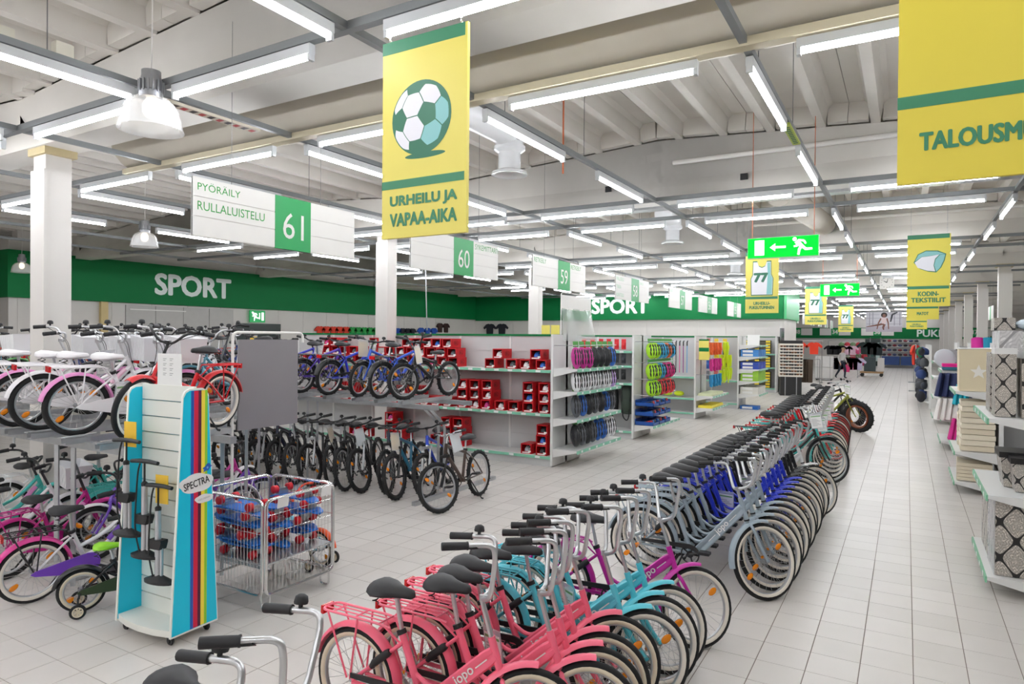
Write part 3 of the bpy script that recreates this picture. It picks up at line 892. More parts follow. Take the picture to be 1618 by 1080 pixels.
    add('fork', fk, 'fork', None, True)
    if k == 'jopo':
        cb = MB(); cb.cyl(HB-hd*.006, HB+hd*.006, .023, 12); add('headset', cb, 'grip', fi)
    # wheels
    for nm, ax, fr in (('rear_wheel', RA, False), ('front_wheel', FA, True)):
        wp = S['_w'] if '_w' in S else wheel_parts(r, tr, S.get('wall'), S.get('nsp', 24), S.get('knob'), S.get('rimw', .011))
        S['_w'] = wp
        wi = add(nm, wp[0][1], 'rim', None, fr, tuple(ax))
        for q in wp[1:]: add(q[0], q[1], q[2], wi, rot=(0, q[3], 0) if len(q) > 3 else (0,0,0))
    # guards
    if S.get('guards'):
        w = tr*1.28 + .006
        gi = add('rear_mudguard', guard(RA.x, RA.z, r+.018, R(-8 if k == 'jopo' else 10), R(168), w), 'guard')
        add('front_mudguard', guard(FA.x, FA.z, r+.018, R(84 if k == 'jopo' else 62), R(192 if k == 'jopo' else 150), w), 'guard', None, True)
    # saddle and post
    sp = MB(); sp.cyl(ST+(BB-ST)*.04, SP+V((.02,0,-.02)), .0125, 8); sp.cyl(SP+V((-.05,-.02,-.02)), SP+V((.06,-.02,-.02)), .004, 5); sp.cyl(SP+V((-.05,.02,-.02)), SP+V((.06,.02,-.02)), .004, 5)
    pi_ = add('seat_post', sp, 'post')
    cl = MB(); cl.cyl(ST+(ST-BB).normalized()*-.012, ST+(ST-BB).normalized()*.012, t*1.5, 12); add('seat_clamp', cl, 'grip', pi_)
    sm = saddle_mb(SP, *S.get('sad', (.27,.105,.06)))
    si = add('saddle', sm, 'saddle')
    if k in ('jopo', 'girl'):
        sg = MB()
        for s_ in (-1, 1):
            pts = [(SP.x-.075+.016*cos(u*.9), SP.y+s_*.055+.016*sin(u*.9), SP.z-.06+.008*u*.55) for u in range(14)]
            sg.tube(pts, .0035, 4)
        add('saddle_spring', sg, 'grip', si)
    # handlebar
    cz = S['clamp']; top = HT + hd*((cz-HT.z)/hd.z); C = top + V((.01,0,0))
    hb = MB(); hb.cyl(HT-hd*.01, top, .0125, 8); hb.box(C, (.04,.035,.03))
    bt = S['bar']; gr = []
    if bt == 'ape':
        zt = S['bart']; rise = zt - cz
        for s_ in (-1, 1):
            pts = bend([C, C+V((.0,s_*.045,.0)), C+V((.035,s_*.12,.02)), C+V((.045,s_*.19,rise*.8)), C+V((.03,s_*.20,rise)), C+V((-.20,s_*.26,rise-.015))], .05, 5)
            hb.tube(pts, .0125, 9)
            gr.append((C+V((-.085,s_*.23,rise-.0075)), C+V((-.205,s_*.2613,rise-.0153))))
    elif bt == 'flat':
        for s_ in (-1, 1):
            hb.tube(bend([C, C+V((0,s_*.10,.0)), C+V((.0,s_*.16,.025)), C+V((-.05,s_*.31,.03))], .05, 4), .0115, 8)
            gr.append((C+V((-.03,s_*.19,.027)), C+V((-.052,s_*.315,.03))))
    elif bt == 'riser':
        for s_ in (-1, 1):
            hb.tube(bend([C, C+V((.02,s_*.07,.0)), C+V((.01,s_*.17,.10)), C+V((-.07,s_*.24,.11)), C+V((-.19,s_*.27,.095))], .07, 5), .011, 8)
            gr.append((C+V((-.09,s_*.247,.107)), C+V((-.195,s_*.271,.094))))
    else:
        for s_ in (-1, 1):
            hb.tube(bend([C, C+V((0,s_*.06,0)), C+V((.02,s_*.17,.17)), C+V((-.02,s_*.31,.18))], .05, 4), .011, 8)
            gr.append((C+V((.005,s_*.2,.173)), C+V((-.022,s_*.315,.18))))
        hb.cyl(C+V((.015,-.13,.11)), C+V((.015,.13,.11)), .009, 7)
    hi = add('handlebar', hb, 'bar', None, True)
    for a, b in gr:
        g = MB(); d = (b-a); g.tube([a, a+d*.04, a+d*.08, a+d*.95, b], [.02,.0205,.0185,.0195,.019], 10)
        add('grip', g, 'grip', hi)
    a, b = gr[1]
    d = (a-b).normalized(); q = a + d*.035
    bl = MB(); bl.lathe([(.008,-.012),(.009,.012),(.026,.014),(.028,.022),(.024,.042),(.012,.05)], 12, (q.x, q.y, q.z+.01)); add('bell', bl, 'grip', hi)
    for a, b in gr[:(1 if bt == 'ape' else 2)]:
            lv = MB(); d = (b-a).normalized(); fw = V((.035,0,-.01))
            lv.tube([a-d*.02, a-d*.01+fw, b-d*.03+fw*1.1], [.008,.006,.005], 5)
            add('brake_lever', lv, 'lever', hi)
    cb = MB()
    for s_ in (() if k == 'jopo' else (-1, 1)):
        a, b = gr[0 if s_ < 0 else 1]
        cb.tube(bend([a, C+V((.05,s_*.06,.01)), HT+V((.03,s_*.025,.0)), HB+V((.025,s_*.03,-.02))], .12, 5), .0028, 4)
    if cb.v: add('cable', cb, 'grip', hi)
    # rack
    if S.get('rack'):
        z = 2*r + .075; x0, x1 = ST.x - .05, -wb/2 - r*.72; w = .062
        rk = MB()
        rk.tube(bend([(x0,-w*.6,z-.02),(x0-.06,-w,z),(x1,-w,z),(x1-.02,-w*.5,z+.0),(x1-.02,w*.5,z),(x1,w,z),(x0-.06,w,z),(x0,w*.6,z-.02)], .03, 3), .0068, 6)
        for q in (-.33, .33): rk.cyl((x0-.05,w*q,z),(x1-.01,w*q,z),.004,5)
        for q in (.12, .5, .85): rk.cyl((x0+(x1-x0)*q,-w,z),(x0+(x1-x0)*q,w,z),.0055,5)
        for s_ in (-1, 1):
            rk.tube([(x1+.03,s_*w,z),(RA.x-.01,s_*(w+.006),RA.z+.02)],.006,5); rk.tube([(x0+(x1-x0)*.45,s_*w,z),(RA.x+.012,s_*(w+.006),RA.z+.02)],.006,5)
            rk.tube([(x0-.03,s_*w*.8,z-.01),(ST.x+.01,s_*.014,ST.z-.06)],.006,5)
        ri = add('rear_rack', rk, 'rack')
        add('tail_reflector', MB().box((x1-.03,0,z-.015),(.018,.085,.045)), 'redref', ri)
    if k == 'jopo':
        lk = MB(); u = ST+(BB-ST)*.14
        lk.tube([u.lerp(RA,.22)+V((0,-.032,0)), u.lerp(RA,.26)+V((0,-.036,0)), u.lerp(RA,.5)+V((0,-.046,0)), u.lerp(RA,.56)+V((0,-.05,-.01))], [.017,.021,.021,.013], 8); add('frame_lock', lk, 'grip')
    # drive
    cr_ = MB(); y = -.055
    cr_.torus((BB.x,y,BB.z), .075 if r > .2 else .05, .006, 28, 5, 'y'); cr_.cyl((BB.x,y-.004,BB.z),(BB.x,y+.004,BB.z),.03,12)
    for i in range(5):
        a = 2*pi*i/5; cr_.tube([(BB.x,y,BB.z),(BB.x+.07*cos(a),y,BB.z+.07*sin(a))],.007,4)
    al = S.get('crank', .15); ca = R(S.get('ca', -25))
    ends = []
    for s_ in (-1, 1):
        e = (BB.x + s_*al*cos(ca)*-1, s_*.085, BB.z - s_*al*sin(ca)*-1*-1)
        cr_.tube([(BB.x,s_*.06,BB.z),(e[0],s_*.075,e[2])],[.014,.010],6); ends.append((e, s_))
    ci = add('crankset', cr_, 'crank')
    for e, s_ in ends:
        pm = MB(); pm.box((e[0],s_*.128,e[2]),(.09,.08,.022)); pm.cyl((e[0],s_*.07,e[2]),(e[0],s_*.17,e[2]),.008,6); add('pedal', pm, 'grip', ci)
    if S.get('chainguard', True):
        cg = MB(); n = []
        for i in range(9): a = R(-60 + 30*i*.8); n.append((BB.x + .098*cos(a), BB.z + .098*sin(a)))
        rr = .022
        poly = [(BB.x+S.get('cgr',.088)*cos(R(a)), BB.z+S.get('cgr',.088)*sin(R(a))) for a in (-110,-80,-50,-20,10,40,70,95)] + [(RA.x+.0, RA.z+rr),(RA.x-.03,RA.z),(RA.x,RA.z-rr*.8)]
        if S['chainguard'] == 'slim':
            poly = [(BB.x+.09*cos(R(a)), BB.z+.09*sin(R(a))) for a in (10,35,60,90)] + [(RA.x+.02, RA.z+.055),(RA.x+.02,RA.z+.03),(BB.x,BB.z+.05)]
        cg.prism(poly, y-.022, y-.012); add('chain_guard', cg, 'cguard')
    if S.get('stand', True):
        ks = MB(); ks.tube([(BB.x-.12,.05,BB.z-.02),(BB.x-.24,.13,.012)],.008,6); ks.tube([(BB.x-.24,.13,.012),(BB.x-.26,.14,.006)],.011,6); add('kickstand', ks, 'grip')
    if S.get('basket'):
        bx = FA.x + .02; bz = HT.z + .02 ; b = MB()
        rings = []
        for z, sc_ in ((bz-.09,.8),(bz+.11,1.0),(bz+.125,1.04),(bz+.125,.99),(bz-.085,.78)):
            rings.append([(bx + .115*sc_*cx, .155*sc_*cy, z) for cx, cy in ((-1,-1),(1,-1),(1,1),(-1,1))])
        b.loft(rings, caps=False); b.quad(*[rings[-1][i] for i in range(4)]); b.quad(*[rings[0][i] for i in range(4)][::-1])
        for s_ in (-1, 1):
            for q in range(6): 
                yq = -.13 + .052*q; b.box((bx+s_*.107, yq, bz+.01),(.006,.006,.19), ry=s_*.1)
        bi = add('basket', b.mesh('basket', ang=20), 'basket', None, True)
    if S.get('stab'):
        sb = MB()
        ii = []
        for s_ in (-1, 1):
            sb.tube([(RA.x,s_*.06,RA.z),(RA.x-.02,s_*.13,RA.z-.02),(RA.x-.02,s_*.14,.055)],.007,6)
        bi = add('stabiliser', sb, 'crank')
        for s_ in (-1, 1):
            w_ = MB(); w_.torus((RA.x-.02,s_*.155,.056), .043, .013, 22, 6, 'y'); add('small_tyre', w_, 'tyre', bi)
            w_ = MB(); w_.torus((RA.x-.02,s_*.155,.056), .034, .007, 22, 6, 'y', 1.9); 
            for i in range(7): a = 2*pi*i/7; w_.tube([(RA.x-.02,s_*.155,.056),(RA.x-.02+.03*cos(a),s_*.155,.056+.03*sin(a))],.006,4)
            add('small_wheel', w_, 'wall', bi)
    S['parts'] = P; S['axis'] = (HB, hd)
    return S

JG = dict(frame='jopo', wall=True, guards=True, rack=True, bar='ape', text='jopo', chainguard='slim', ca=20)
STYLES = dict(
  jopo=dict(JG, r=.305, tr=.022, wb=1.05, HT=(.315,.80), HB=(.37,.625), BB=(-.08,.28), ST=(-.235,.685), SP=(-.30,.885), clamp=.875, bart=1.105),
  jopo_low=dict(JG, r=.27, tr=.022, wb=1.04, HT=(.315,.665), HB=(.37,.505), BB=(-.08,.25), ST=(-.225,.575), SP=(-.285,.77), clamp=.84, bart=1.115),
  mtb=dict(frame='diamond', r=.305, tr=.026, wb=1.0, HT=(.27,.80), HB=(.315,.68), BB=(-.06,.29), ST=(-.19,.66), SP=(-.235,.80), clamp=.90, bar='flat', susp=True, knob=True, tube=.019, chainguard=False),
  kidmtb=dict(frame='diamond', r=.25, tr=.026, wb=.86, HT=(.24,.66), HB=(.28,.56), BB=(-.06,.25), ST=(-.16,.55), SP=(-.2,.72), clamp=.77, bar='flat', knob=True, tube=.018, chainguard='slim', rack=True, guards=True, sad=(.25,.09,.05)),
  girlw=dict(frame='girl', r=.25, tr=.023, wb=.86, HT=(.22,.64), HB=(.27,.53), BB=(-.06,.25), ST=(-.17,.52), SP=(-.21,.70), clamp=.78, bar='riser', guards=True, rack=True, tube=.018, chainguard=True, sad=(.25,.09,.05), deco=True, wall=True),
  girl=dict(frame='girl', r=.25, tr=.023, wb=.86, HT=(.22,.64), HB=(.27,.53), BB=(-.06,.25), ST=(-.17,.52), SP=(-.21,.645), clamp=.78, bar='riser', guards=True, rack=True, tube=.018, chainguard=True, sad=(.25,.09,.05), deco=True),
  city=dict(frame='girl', r=.34, tr=.02, wb=1.08, HT=(.30,.88), HB=(.36,.72), BB=(-.08,.30), ST=(-.24,.72), SP=(-.29,.96), clamp=1.02, bar='riser', guards=True, rack=True, tube=.018, chainguard=True),
  bmx=dict(frame='diamond', r=.25, tr=.027, wb=.92, HT=(.24,.60), HB=(.275,.49), BB=(-.06,.28), ST=(-.16,.50), SP=(-.19,.62), clamp=.66, bar='bmx', knob=True, tube=.02, chainguard=False, stand=False, sad=(.25,.075,.04), nsp=36),
  fat=dict(frame='diamond', r=.37, tr=.056, wb=1.12, HT=(.28,.94), HB=(.33,.80), BB=(-.08,.34), ST=(-.2,.76), SP=(-.26,.98), clamp=1.08, bar='flat', knob=True, tube=.022, chainguard=False, rimw=.03, nsp=32),
  toddler=dict(frame='girl', r=.165, tr=.019, wb=.60, HT=(.14,.46), HB=(.18,.38), BB=(-.03,.2), ST=(-.09,.36), SP=(-.13,.47), clamp=.55, bar='riser', guards=True, tube=.017, chainguard=True, stand=False, stab=True, sad=(.2,.075,.045), cgr=.06, crank=.09, wall=True),
)
P_ = {}
def col(rgb, rough=.28, metal=0.0): 
    k = 'paint_%d_%d_%d' % rgb
    return mat(k, rgb, rough, metal, var=.02)
CREAM = mat('tyre_cream', (228,216,192), .6, var=.03)
WWALL = mat('tyre_white', (236,228,216), .6, var=.03)
RIMA = mat('rim_alloy', (196,198,200), .3, .7, var=.03)
SPK = mat('spoke_steel', (190,190,190), .3, .9, var=0)
SADB = mat('saddle_black', (38,38,40), .55, var=.08, scale=30)
BARC = mat('bar_alloy', (212,213,215), .3, .85, var=.02)
BASK = mat('basket_white', (248,248,250), .5, var=.03, alpha=.93)
GRIP = mat('grip_black', (30,30,32), .6, var=.1, scale=60)
BASEPAL = dict(frame=col((40,40,44)), fork=None, rim=RIMA, tyre=RUBBER, wall=CREAM, spoke=SPK, hub=STEEL, amber=AMBER, guard=None, post=BARC,
    saddle=SADB, grip=GRIP, bar=BARC, lever=BLACK, rack=None, redref=REDREF, crank=BLACK, cguard=BLACK, basket=BASK, deco=PAPER)
SLEEVE = mat('plastic_sleeve', (232,236,240), .15, var=0, alpha=.35, spec=.8)
def tag_mesh():
    b = MB(); b.box((0,0,-.12),(.165,.004,.24)); return b.mesh('price_sleeve')
TAGM = tag_mesh()
SHM = None
def sheet_mesh():
    global SHM
    if SHM is None:
        ps = [([(-.075,-.225),(.075,-.225),(.075,-.03),(-.075,-.03)],0,0),([(-.068,-.06),(.068,-.06),(.068,-.045),(-.068,-.045)],.0006,1)]
        for i in range(7): ps.append(([(-.06,-.09-.017*i),(.01+.05*((i*7)%3)/2,-.09-.017*i),(.01+.05*((i*7)%3)/2,-.095-.017*i),(-.06,-.095-.017*i)],.0006,2))
        SHM = flat(ps, 'sheet')
    return SHM
INKG = mat('ink_green', (120,170,110), .6); INKD = mat('ink_grey', (150,150,150), .6)
def bike(style, pal, label, loc, rz, group, lean=0.0, steer=0.0, skip=(), tagc=None, basket=None, pitch=0.0, tagpos=None, cat='bicycle', name='bicycle'):
    S = STYLES[style]
    if 'parts' not in S:
        build_style(S)
    p = dict(BASEPAL); p.update(pal)
    for k in ('fork', 'guard', 'rack'):
        if p[k] is None: p[k] = p['frame']
    root = thing(name, label, cat, loc, (lean, pitch, rz), group)
    objs = []
    HB, hd = S['axis']
    RM = Matrix.Translation(HB) @ Matrix.Rotation(steer, 4, hd) @ Matrix.Translation(-HB)
    for (nm, me, key, par, front, l, ro) in S['parts']:
        if nm in skip: objs.append(None); continue
        if par is not None and objs[par] is None: objs.append(None); continue
        if nm == 'basket' and basket is False: objs.append(None); continue
        o = ob(nm, me, p[key], root if par is None else objs[par], l, ro)
        if front and steer:
            o.matrix_basis = RM @ Matrix.Translation(l)
        if nm == 'spokes': o['kind'] = 'stuff'
        objs.append(o)
    if basket:
        if 'bmesh' not in S:
            FAx = S['wb']/2; bz = S['HT'][1] + .06; b = MB(); rings = []
            for z, sc_ in ((bz-.10,.8),(bz+.11,1.0),(bz+.125,1.05),(bz+.125,.99),(bz-.09,.78)):
                rings.append([(FAx + .12*sc_*cx, .165*sc_*cy, z) for cx, cy in ((-1,-1),(1,-1),(1,1),(-1,1))])
            b.loft(rings, caps=False); b.quad(*rings[-1]); b.quad(*rings[0][::-1])
            for q in range(7):
                yq = -.132 + .044*q
                for s_ in (-1, 1): b.box((FAx+s_*.109, yq, bz+.005),(.005,.005,.2), ry=s_*.1)
            S['bmesh'] = b.mesh('basket', ang=20)
        ob('basket', S['bmesh'], BASK, root)
    if tagc:
        hx = S['HT'][0]; tp = tagpos or (hx + .06, -.10, S['clamp'] + .02)
        rt = (R(8), R(random.uniform(-10,10)), R(random.uniform(-35,35)))
        t = ob('price_sleeve', TAGM, SLEEVE, root, tp, rt)
        ob('sheet', sheet_mesh(), [PAPER if tagc == 'w' else YTAG, INKG, INKD], t, (0,-.003,0), (pi/2,0,0))
    return root

FARSKIP = ('hub', 'cable', 'seat_clamp', 'saddle_spring', 'brake_lever', 'headset')
# --- front row of step-through bicycles
PINK = col((250,112,138)); TURQ = col((92,204,220)); MAGE = col((196,40,158)); GREY = col((152,166,176)); BLUE = col((34,54,190)); BLK = col((28,28,30)); WHT = col((236,236,236)); RED = col((206,28,36)); TEAL = col((60,178,172))
G1 = 'step-through bicycles in the front row'
def fr(style, x, y, rz=0): # place by front wheel contact
    wb = STYLES[style]['wb']/2
    return (x - wb*cos(rz), y - wb*sin(rz), 0)
for i, (y, x) in enumerate(((1.15,-1.5),(1.56,-1.58))):
    bike('jopo_low', dict(frame=[GREY,PINK][i]), ['step-through bicycle at the bottom edge showing two grips, bell and saddle top','step-through bicycle at the bottom edge showing one tall grip and bell'][i], fr('jopo_low', x, y, .03), .03, G1, R(-2), R(28))
for i, y in enumerate((2.74,2.95,3.11,3.29,3.53)):
    bike('jopo_low', dict(frame=PINK), f'pink step-through bicycle with cream tyres, {ORD[i]} of five from the camera', fr('jopo_low', (-1.52,-1.31,-1.34,-1.38,-1.40)[i], y, .04), .04, G1, R(-2), R(30 + (i*7)%5), tagc='w' if i in (2,) else None, tagpos=(-.12,.06,.5))
for i, y in enumerate((3.70,3.94,4.15)):
    bike('jopo_low', dict(frame=TURQ, wall=WWALL), f'turquoise step-through bicycle with white tyres, {ORD[i]} behind the pink ones', fr('jopo_low', -1.28, y, .03), .03, G1, R(-2), R(36 + 3*i), tagc='w' if i == 1 else None, tagpos=(-.12,.06,.5))
bike('jopo_low', dict(frame=MAGE, wall=WWALL), 'magenta step-through bicycle between the turquoise and the grey ones', fr('jopo_low', -1.22, 4.59, .02), .02, G1, R(-2), R(44))
seq = [('grey',GREY)]*4 + [('blue',BLUE)]*5 + [('black',BLK)]*3 + [('white',WHT)]
cnt = {}
for i, (cn, m) in enumerate(seq):
    y = 5.75 + .255*i; cnt[cn] = cnt.get(cn, 0) + 1
    q = {'grey':'four','blue':'five','black':'three','white':'one'}[cn]
    lab = f'{cn} step-through bicycle with white tyres, {ORD[cnt[cn]-1]} of {q} from the camera' if cn != 'white' else 'white step-through bicycle at the far end of the tall-handlebar row'
    bike('jopo', dict(frame=m, wall=WWALL, deco=PAPER), lab, fr('jopo', -.97 + (.05 if cn == 'white' else 0), y, 0), 0, G1, R(-1.5), R(50 - (i*5)%9), tagc='w' if i in (5,9) else None, tagpos=(-.1,.06,.55))
# second group, mixed colours
seq2 = ['black','teal','red','teal','teal','red','red','red','teal','red','red','black']
CM = dict(black=BLK, teal=TEAL, red=RED)
cnt = {}
for i, cn in enumerate(seq2):
    y = 10.9 + .42*i; cnt[cn] = cnt.get(cn, 0) + 1
    st = 'mtb' if i == 0 else 'jopo'
    pal = dict(frame=CM[cn], guard=CM[cn] if i else BLK, wall=RIMA if cn == 'black' else (mat('tyre_red',(176,60,56),.6) if cn == 'red' and i > 4 else WWALL))
    bike('jopo' if i else 'city', pal, (f'{cn} bicycle with a tall handlebar in the rear half of the row, {ORD[cnt[cn]-1]} {cn} one' if i else 'black bicycle with amber reflectors leading the rear half of the row'),
         fr('jopo' if i else 'city', -.98 - .02*i, y, 0), 0, G1, R(-1.5), R(42 if i else 38), FARSKIP, tagc='w' if i % 2 == 0 else None)
# fat-tyred bicycles at the end of the row
OLIVE = col((136,140,50), .4)
for i, (x, y) in enumerate(((-.93,17.4),(-1.12,18.2))):
    bike('fat', dict(frame=OLIVE if i == 0 else BLK, rim=col((120,60,34)) if i == 0 else BLK), 'olive fat-tyred mountain bicycle closing the row' if i == 0 else 'black fat-tyred bicycle behind the olive one', fr('fat', x, y, R(-8)), R(-8), 'fat-tyred bicycles', 0, R(-24), FARSKIP, tagc='w' if i == 0 else None)
# single mountain bicycle beside the rack end
bike('mtb', dict(frame=col((70,52,44)), fork=BLK), 'brown and black mountain bicycle parked alone at the rack end with a price sleeve', (-4.86,7.02,0), R(-85), 'mountain bicycles', R(5), R(-22), tagc='w', tagpos=(.28,.12,.94))
# --- lower rack: mountain bicycles nose out
LP = [(-9.05,6.73,-58),(-8.75,6.65,-60),(-8.45,6.62,-59),(-8.15,6.62,-61),(-7.85,6.65,-62),(-7.5,6.68,-58),(-7.2,6.72,-61),(-6.85,6.76,-60),(-6.6,6.76,-62),(-6.34,6.8,-63),(-5.98,6.92,-70),(-5.68,6.74,-72),(-5.36,6.98,-70)]
MC = [BLK, BLK, col((38,38,48)), BLK, col((30,34,60)), BLK, BLK, col((50,50,54)), BLK, BLK, col((24,34,58)), col((36,110,140)), col((40,70,190))]
MN = ['black','black','dark violet','black','navy','black','black','grey','black','black','dark blue','petrol blue','bright blue']
for i, (x, y, a) in enumerate(LP):
    a = R(a); wb = .5
    bike('mtb', dict(frame=MC[i], fork=BLK if i % 3 else RIMA, bar=BLK, rim=RIMA if i in (1,2,5,8) else BLK), f'{MN[i]} mountain bicycle nose out under the rack deck, {ORD[i]} from the left', (x - wb*cos(a), y - wb*sin(a), 0), a, 'mountain bicycles', R(7), R(-6 + (i*37) % 22 - 11), FARSKIP, tagc={2:'w',3:'w',5:'w',7:'y',9:'w',11:'y'}.get(i), tagpos=(.36,.0,.86))
# --- upper deck
UD = 1.28
UB = [(-9.4,90,'kidmtb',(60,60,180)),(-8.75,88,'kidmtb',(44,44,48)),(-8.15,90,'kidmtb',(54,60,190)),(-7.6,86,'kidmtb',(88,56,170)),(-7.05,88,'kidmtb',(40,60,196)),(-6.5,-88,'kidmtb',(44,90,200)),(-6.1,90,'kidmtb',(38,84,206))]
for i, (x, a, st, c) in enumerate(UB):
    nm = ['violet','black','blue','purple','royal blue','sky blue','bright blue'][i]
    bike(st, dict(frame=col(c), guard=BLK, rack=BLK, bar=BLK), f'{nm} boys bicycle on the upper rack deck, {ORD[i]} from the left', (x, 7.3, UD), R(a), 'bicycles on the upper rack deck', R(4 if a > 0 else -4), R(6 if i % 2 else -8), FARSKIP, tagc={2:'w',4:'w',5:'y'}.get(i))
bike('bmx', dict(frame=BLK, bar=BLK, deco=col((180,220,40))), 'black trick bicycle with yellow tag at the right end of the upper deck', (-5.68,7.36,UD), R(-93), 'bicycles on the upper rack deck', 0, R(-14), (), tagc='y', tagpos=(.34,.1,.72))
# white and pink girls bicycles on the near upper deck
GPK = col((232,150,206)); GWH = col((240,238,240))
for i, x in enumerate((-7.5,-6.82,-6.44,-5.88)):
    bike('girl', dict(frame=GWH, guard=GPK if i % 2 else GWH, rack=GWH, saddle=GWH, deco=col((244,200,220)), cguard=GWH), f'white girls bicycle with {"pink" if i % 2 else "white"} mudguards on the near deck, {ORD[i]} from left', (x + .05, 3.36, UD), R(80), 'bicycles on the near upper deck', R(5), R(-6), (), basket=True, tagc='w' if i in (1, 3) else None, tagpos=(.2,-.12,.7) if i == 1 else (-.1,-.06,.45))
bike('girlw', dict(frame=RED, bar=BLK, guard=RED, cguard=BLK, wall=WWALL), 'red girls bicycle behind the turquoise display on the near upper deck', (-5.33,3.47,UD), R(-80), 'bicycles on the near upper deck', R(-4), R(10))
# bicycles on the decks behind, handlebars showing along the wall
BC = [((230,230,232),'white'),((60,62,66),'black'),((180,60,40),'red'),((90,150,170),'pale blue'),((224,224,220),'cream'),((40,60,120),'navy'),((120,180,120),'pale green')]
n = 0
for row, (y, xs, dz, st) in enumerate(((4.75,[-11.4+.62*i for i in range(9)],UD,'girl'),(6.3,[-14.2+.68*i for i in range(10)],1.1,'city'),(8.7,[-15.2+.72*i for i in range(6)],1.1,'city'))):
    for i, x in enumerate(xs):
        c, cn = BC[(i*3 + row*2) % 7]
        bike(st, dict(frame=col(c), saddle=mat('saddle_tan',(170,92,56),.5) if i % 3 == 1 else SADB, guard=BLK if i % 2 else None, bar=BLK if i % 2 else BARC), f'{cn} bicycle on the {["middle","rear","rearmost"][row]} deck, {ORD[i]} from the left', (x, y, dz), R(90 if (i + row) % 2 else -90) + R((i*13) % 9 - 4), 'bicycles on the decks behind', R(4), R((i*17) % 30 - 15), FARSKIP + ('spokes',) if row else FARSKIP, basket=(row == 0 and i % 2 == 0), tagc={0:'y',2:'w',5:'y'}.get(i))
# childrens bicycles on the floor below
PUR = col((120,70,190))
bike('girlw', dict(frame=GWH, guard=col((226,62,150)), rack=BLK, bar=BLK, fork=PUR, deco=PUR, cguard=PUR, wall=WWALL), 'white and purple girls bicycle with pink mudguards standing foremost on the floor at left', (-5.86,3.05,0), R(80), 'girls bicycles on the floor', R(6), R(-10))
KB = [(-6.75,3.2,100,(190,30,130),'magenta'),(-7.35,3.15,82,(240,238,240),'white'),(-7.9,3.3,95,(70,180,170),'teal'),(-6.5,3.85,-95,(110,70,180),'purple'),(-6.45,4.75,88,(118,70,190),'violet'),(-6.1,4.3,-85,(236,236,238),'white'),(-7.15,4.25,88,(70,184,176),'teal'),(-8.5,3.9,92,(238,240,240),'white'),(-8.4,4.6,88,(70,184,176),'teal'),(-7.0,5.0,90,(200,60,150),'pink')]
for i, (x, y, a, c, cn) in enumerate(KB):
    bike('girl', dict(frame=col(c), bar=BLK, guard=GWH if i % 2 else col(c), saddle=SADB, deco=GPK, cguard=col(c)), f'{cn} girls bicycle on the floor under the near deck, {ORD[i]} one inwards', (x, y, 0), R(a), 'girls bicycles on the floor', R(5), R((i*23) % 30 - 15), FARSKIP, basket=(i == 1))
LIME = col((150,220,40))
bike('toddler', dict(frame=BLK, guard=BLK, saddle=LIME, cguard=col((40,60,30)), wall=CREAM, bar=BLK, deco=LIME), 'small black and lime childs bicycle with stabiliser wheels beside the display', (-5.27,3.0,0), R(62), 'childrens bicycles with stabilisers', 0, R(10))
bike('toddler', dict(frame=col((120,200,220)), guard=col((230,90,40)), saddle=SADB, cguard=BLK, bar=col((232,80,40))), 'pale blue childs bicycle with orange bar pad behind the wire trolley', (-4.92,4.42,0), R(178), 'childrens bicycles with stabilisers', 0, R(15))
# ------------------------------------------------------------ bicycle racks
def rack(label, x0, x1, ya, yb, z, xs, posts, base=None):
    t = thing('bicycle_rack', label, 'bicycle rack', (0,0,0), group='two-deck bicycle racks')
    for y in (ya, yb):
        ob('deck_rail', MB().b2(x0,x1,y-.03,y+.03,z-.105,z-.045), GALV, t)
    ch = MB(); L = yb-ya+.34; yc = (ya+yb)/2
    ch.prism([(-.04,.02),(-.036,.02),(-.03,-.02),(.03,-.02),(.036,.02),(.04,.02),(.034,-.026),(-.034,-.026)], yc-L/2, yc+L/2)
    lp = [(-.03,yc-L/2-.02,.03),(-.03,yc-L/2+.28,.035),(.03,yc-L/2+.28,.035),(.03,yc-L/2-.02,.03)]
    ch.tube(bend(lp,.03,3),.005,5,closed=True)
    cm = ch.mesh('wheel_channel')
    for x in xs: ob('wheel_channel', cm, GALV, t, (x,0,z-.026))
    for x, y, bent in posts:
        b = MB()
        pts = [(x,y,0),(x,y,z-.35 if bent else z-.105)] + ([(x-.10,y-.22,z-.1)] if bent else [])
        for dx in ((-.05,.05) if bent else (0,)):
            b.tube([(p[0]+dx,p[1],p[2]) for p in (bend(pts,.06) if bent else pts)], .022, 4)
        ob('post', b, GALV, t)
    if base:
        for x, y0, y1 in base: ob('base_bar', MB().b2(x-.03,x+.03,y0,y1,0,.05), GALV, t)
    return t
rack('galvanised two-deck rack with blue bicycles above and mountain bicycles below', -10.2,-5.2,6.95,7.72,UD,[-9.4,-8.75,-8.15,-7.6,-7.05,-6.5,-6.1,-5.68],[(-5.43,7.35,True),(-7.62,7.0,False),(-7.42,7.0,False),(-9.9,7.3,False)],[(-5.3,6.6,8.5)])
rack('galvanised two-deck rack with white girls bicycles above, nearest on the left', -9.6,-5.05,2.98,3.8,UD,[-9.0,-8.2,-7.46,-6.8,-6.4,-5.84,-5.34],[(-6.3,2.98,False),(-6.03,2.98,False),(-5.2,3.8,False),(-9.4,3.4,False)],[(-6.15,2.9,4.2)])
rack('galvanised rack of the middle deck behind the white girls bicycles', -12,-6.0,4.4,5.1,UD,[-11.4+.62*i for i in range(9)],[(-6.1,4.75,False),(-9,4.75,False),(-11.9,4.75,False)])
rack('galvanised rack of the rear deck with city bicycles', -14.8,-7.6,5.9,6.65,1.1,[-14.2+.68*i for i in range(10)],[(-7.7,6.2,False),(-11,6.2,False),(-14.7,6.2,False)])
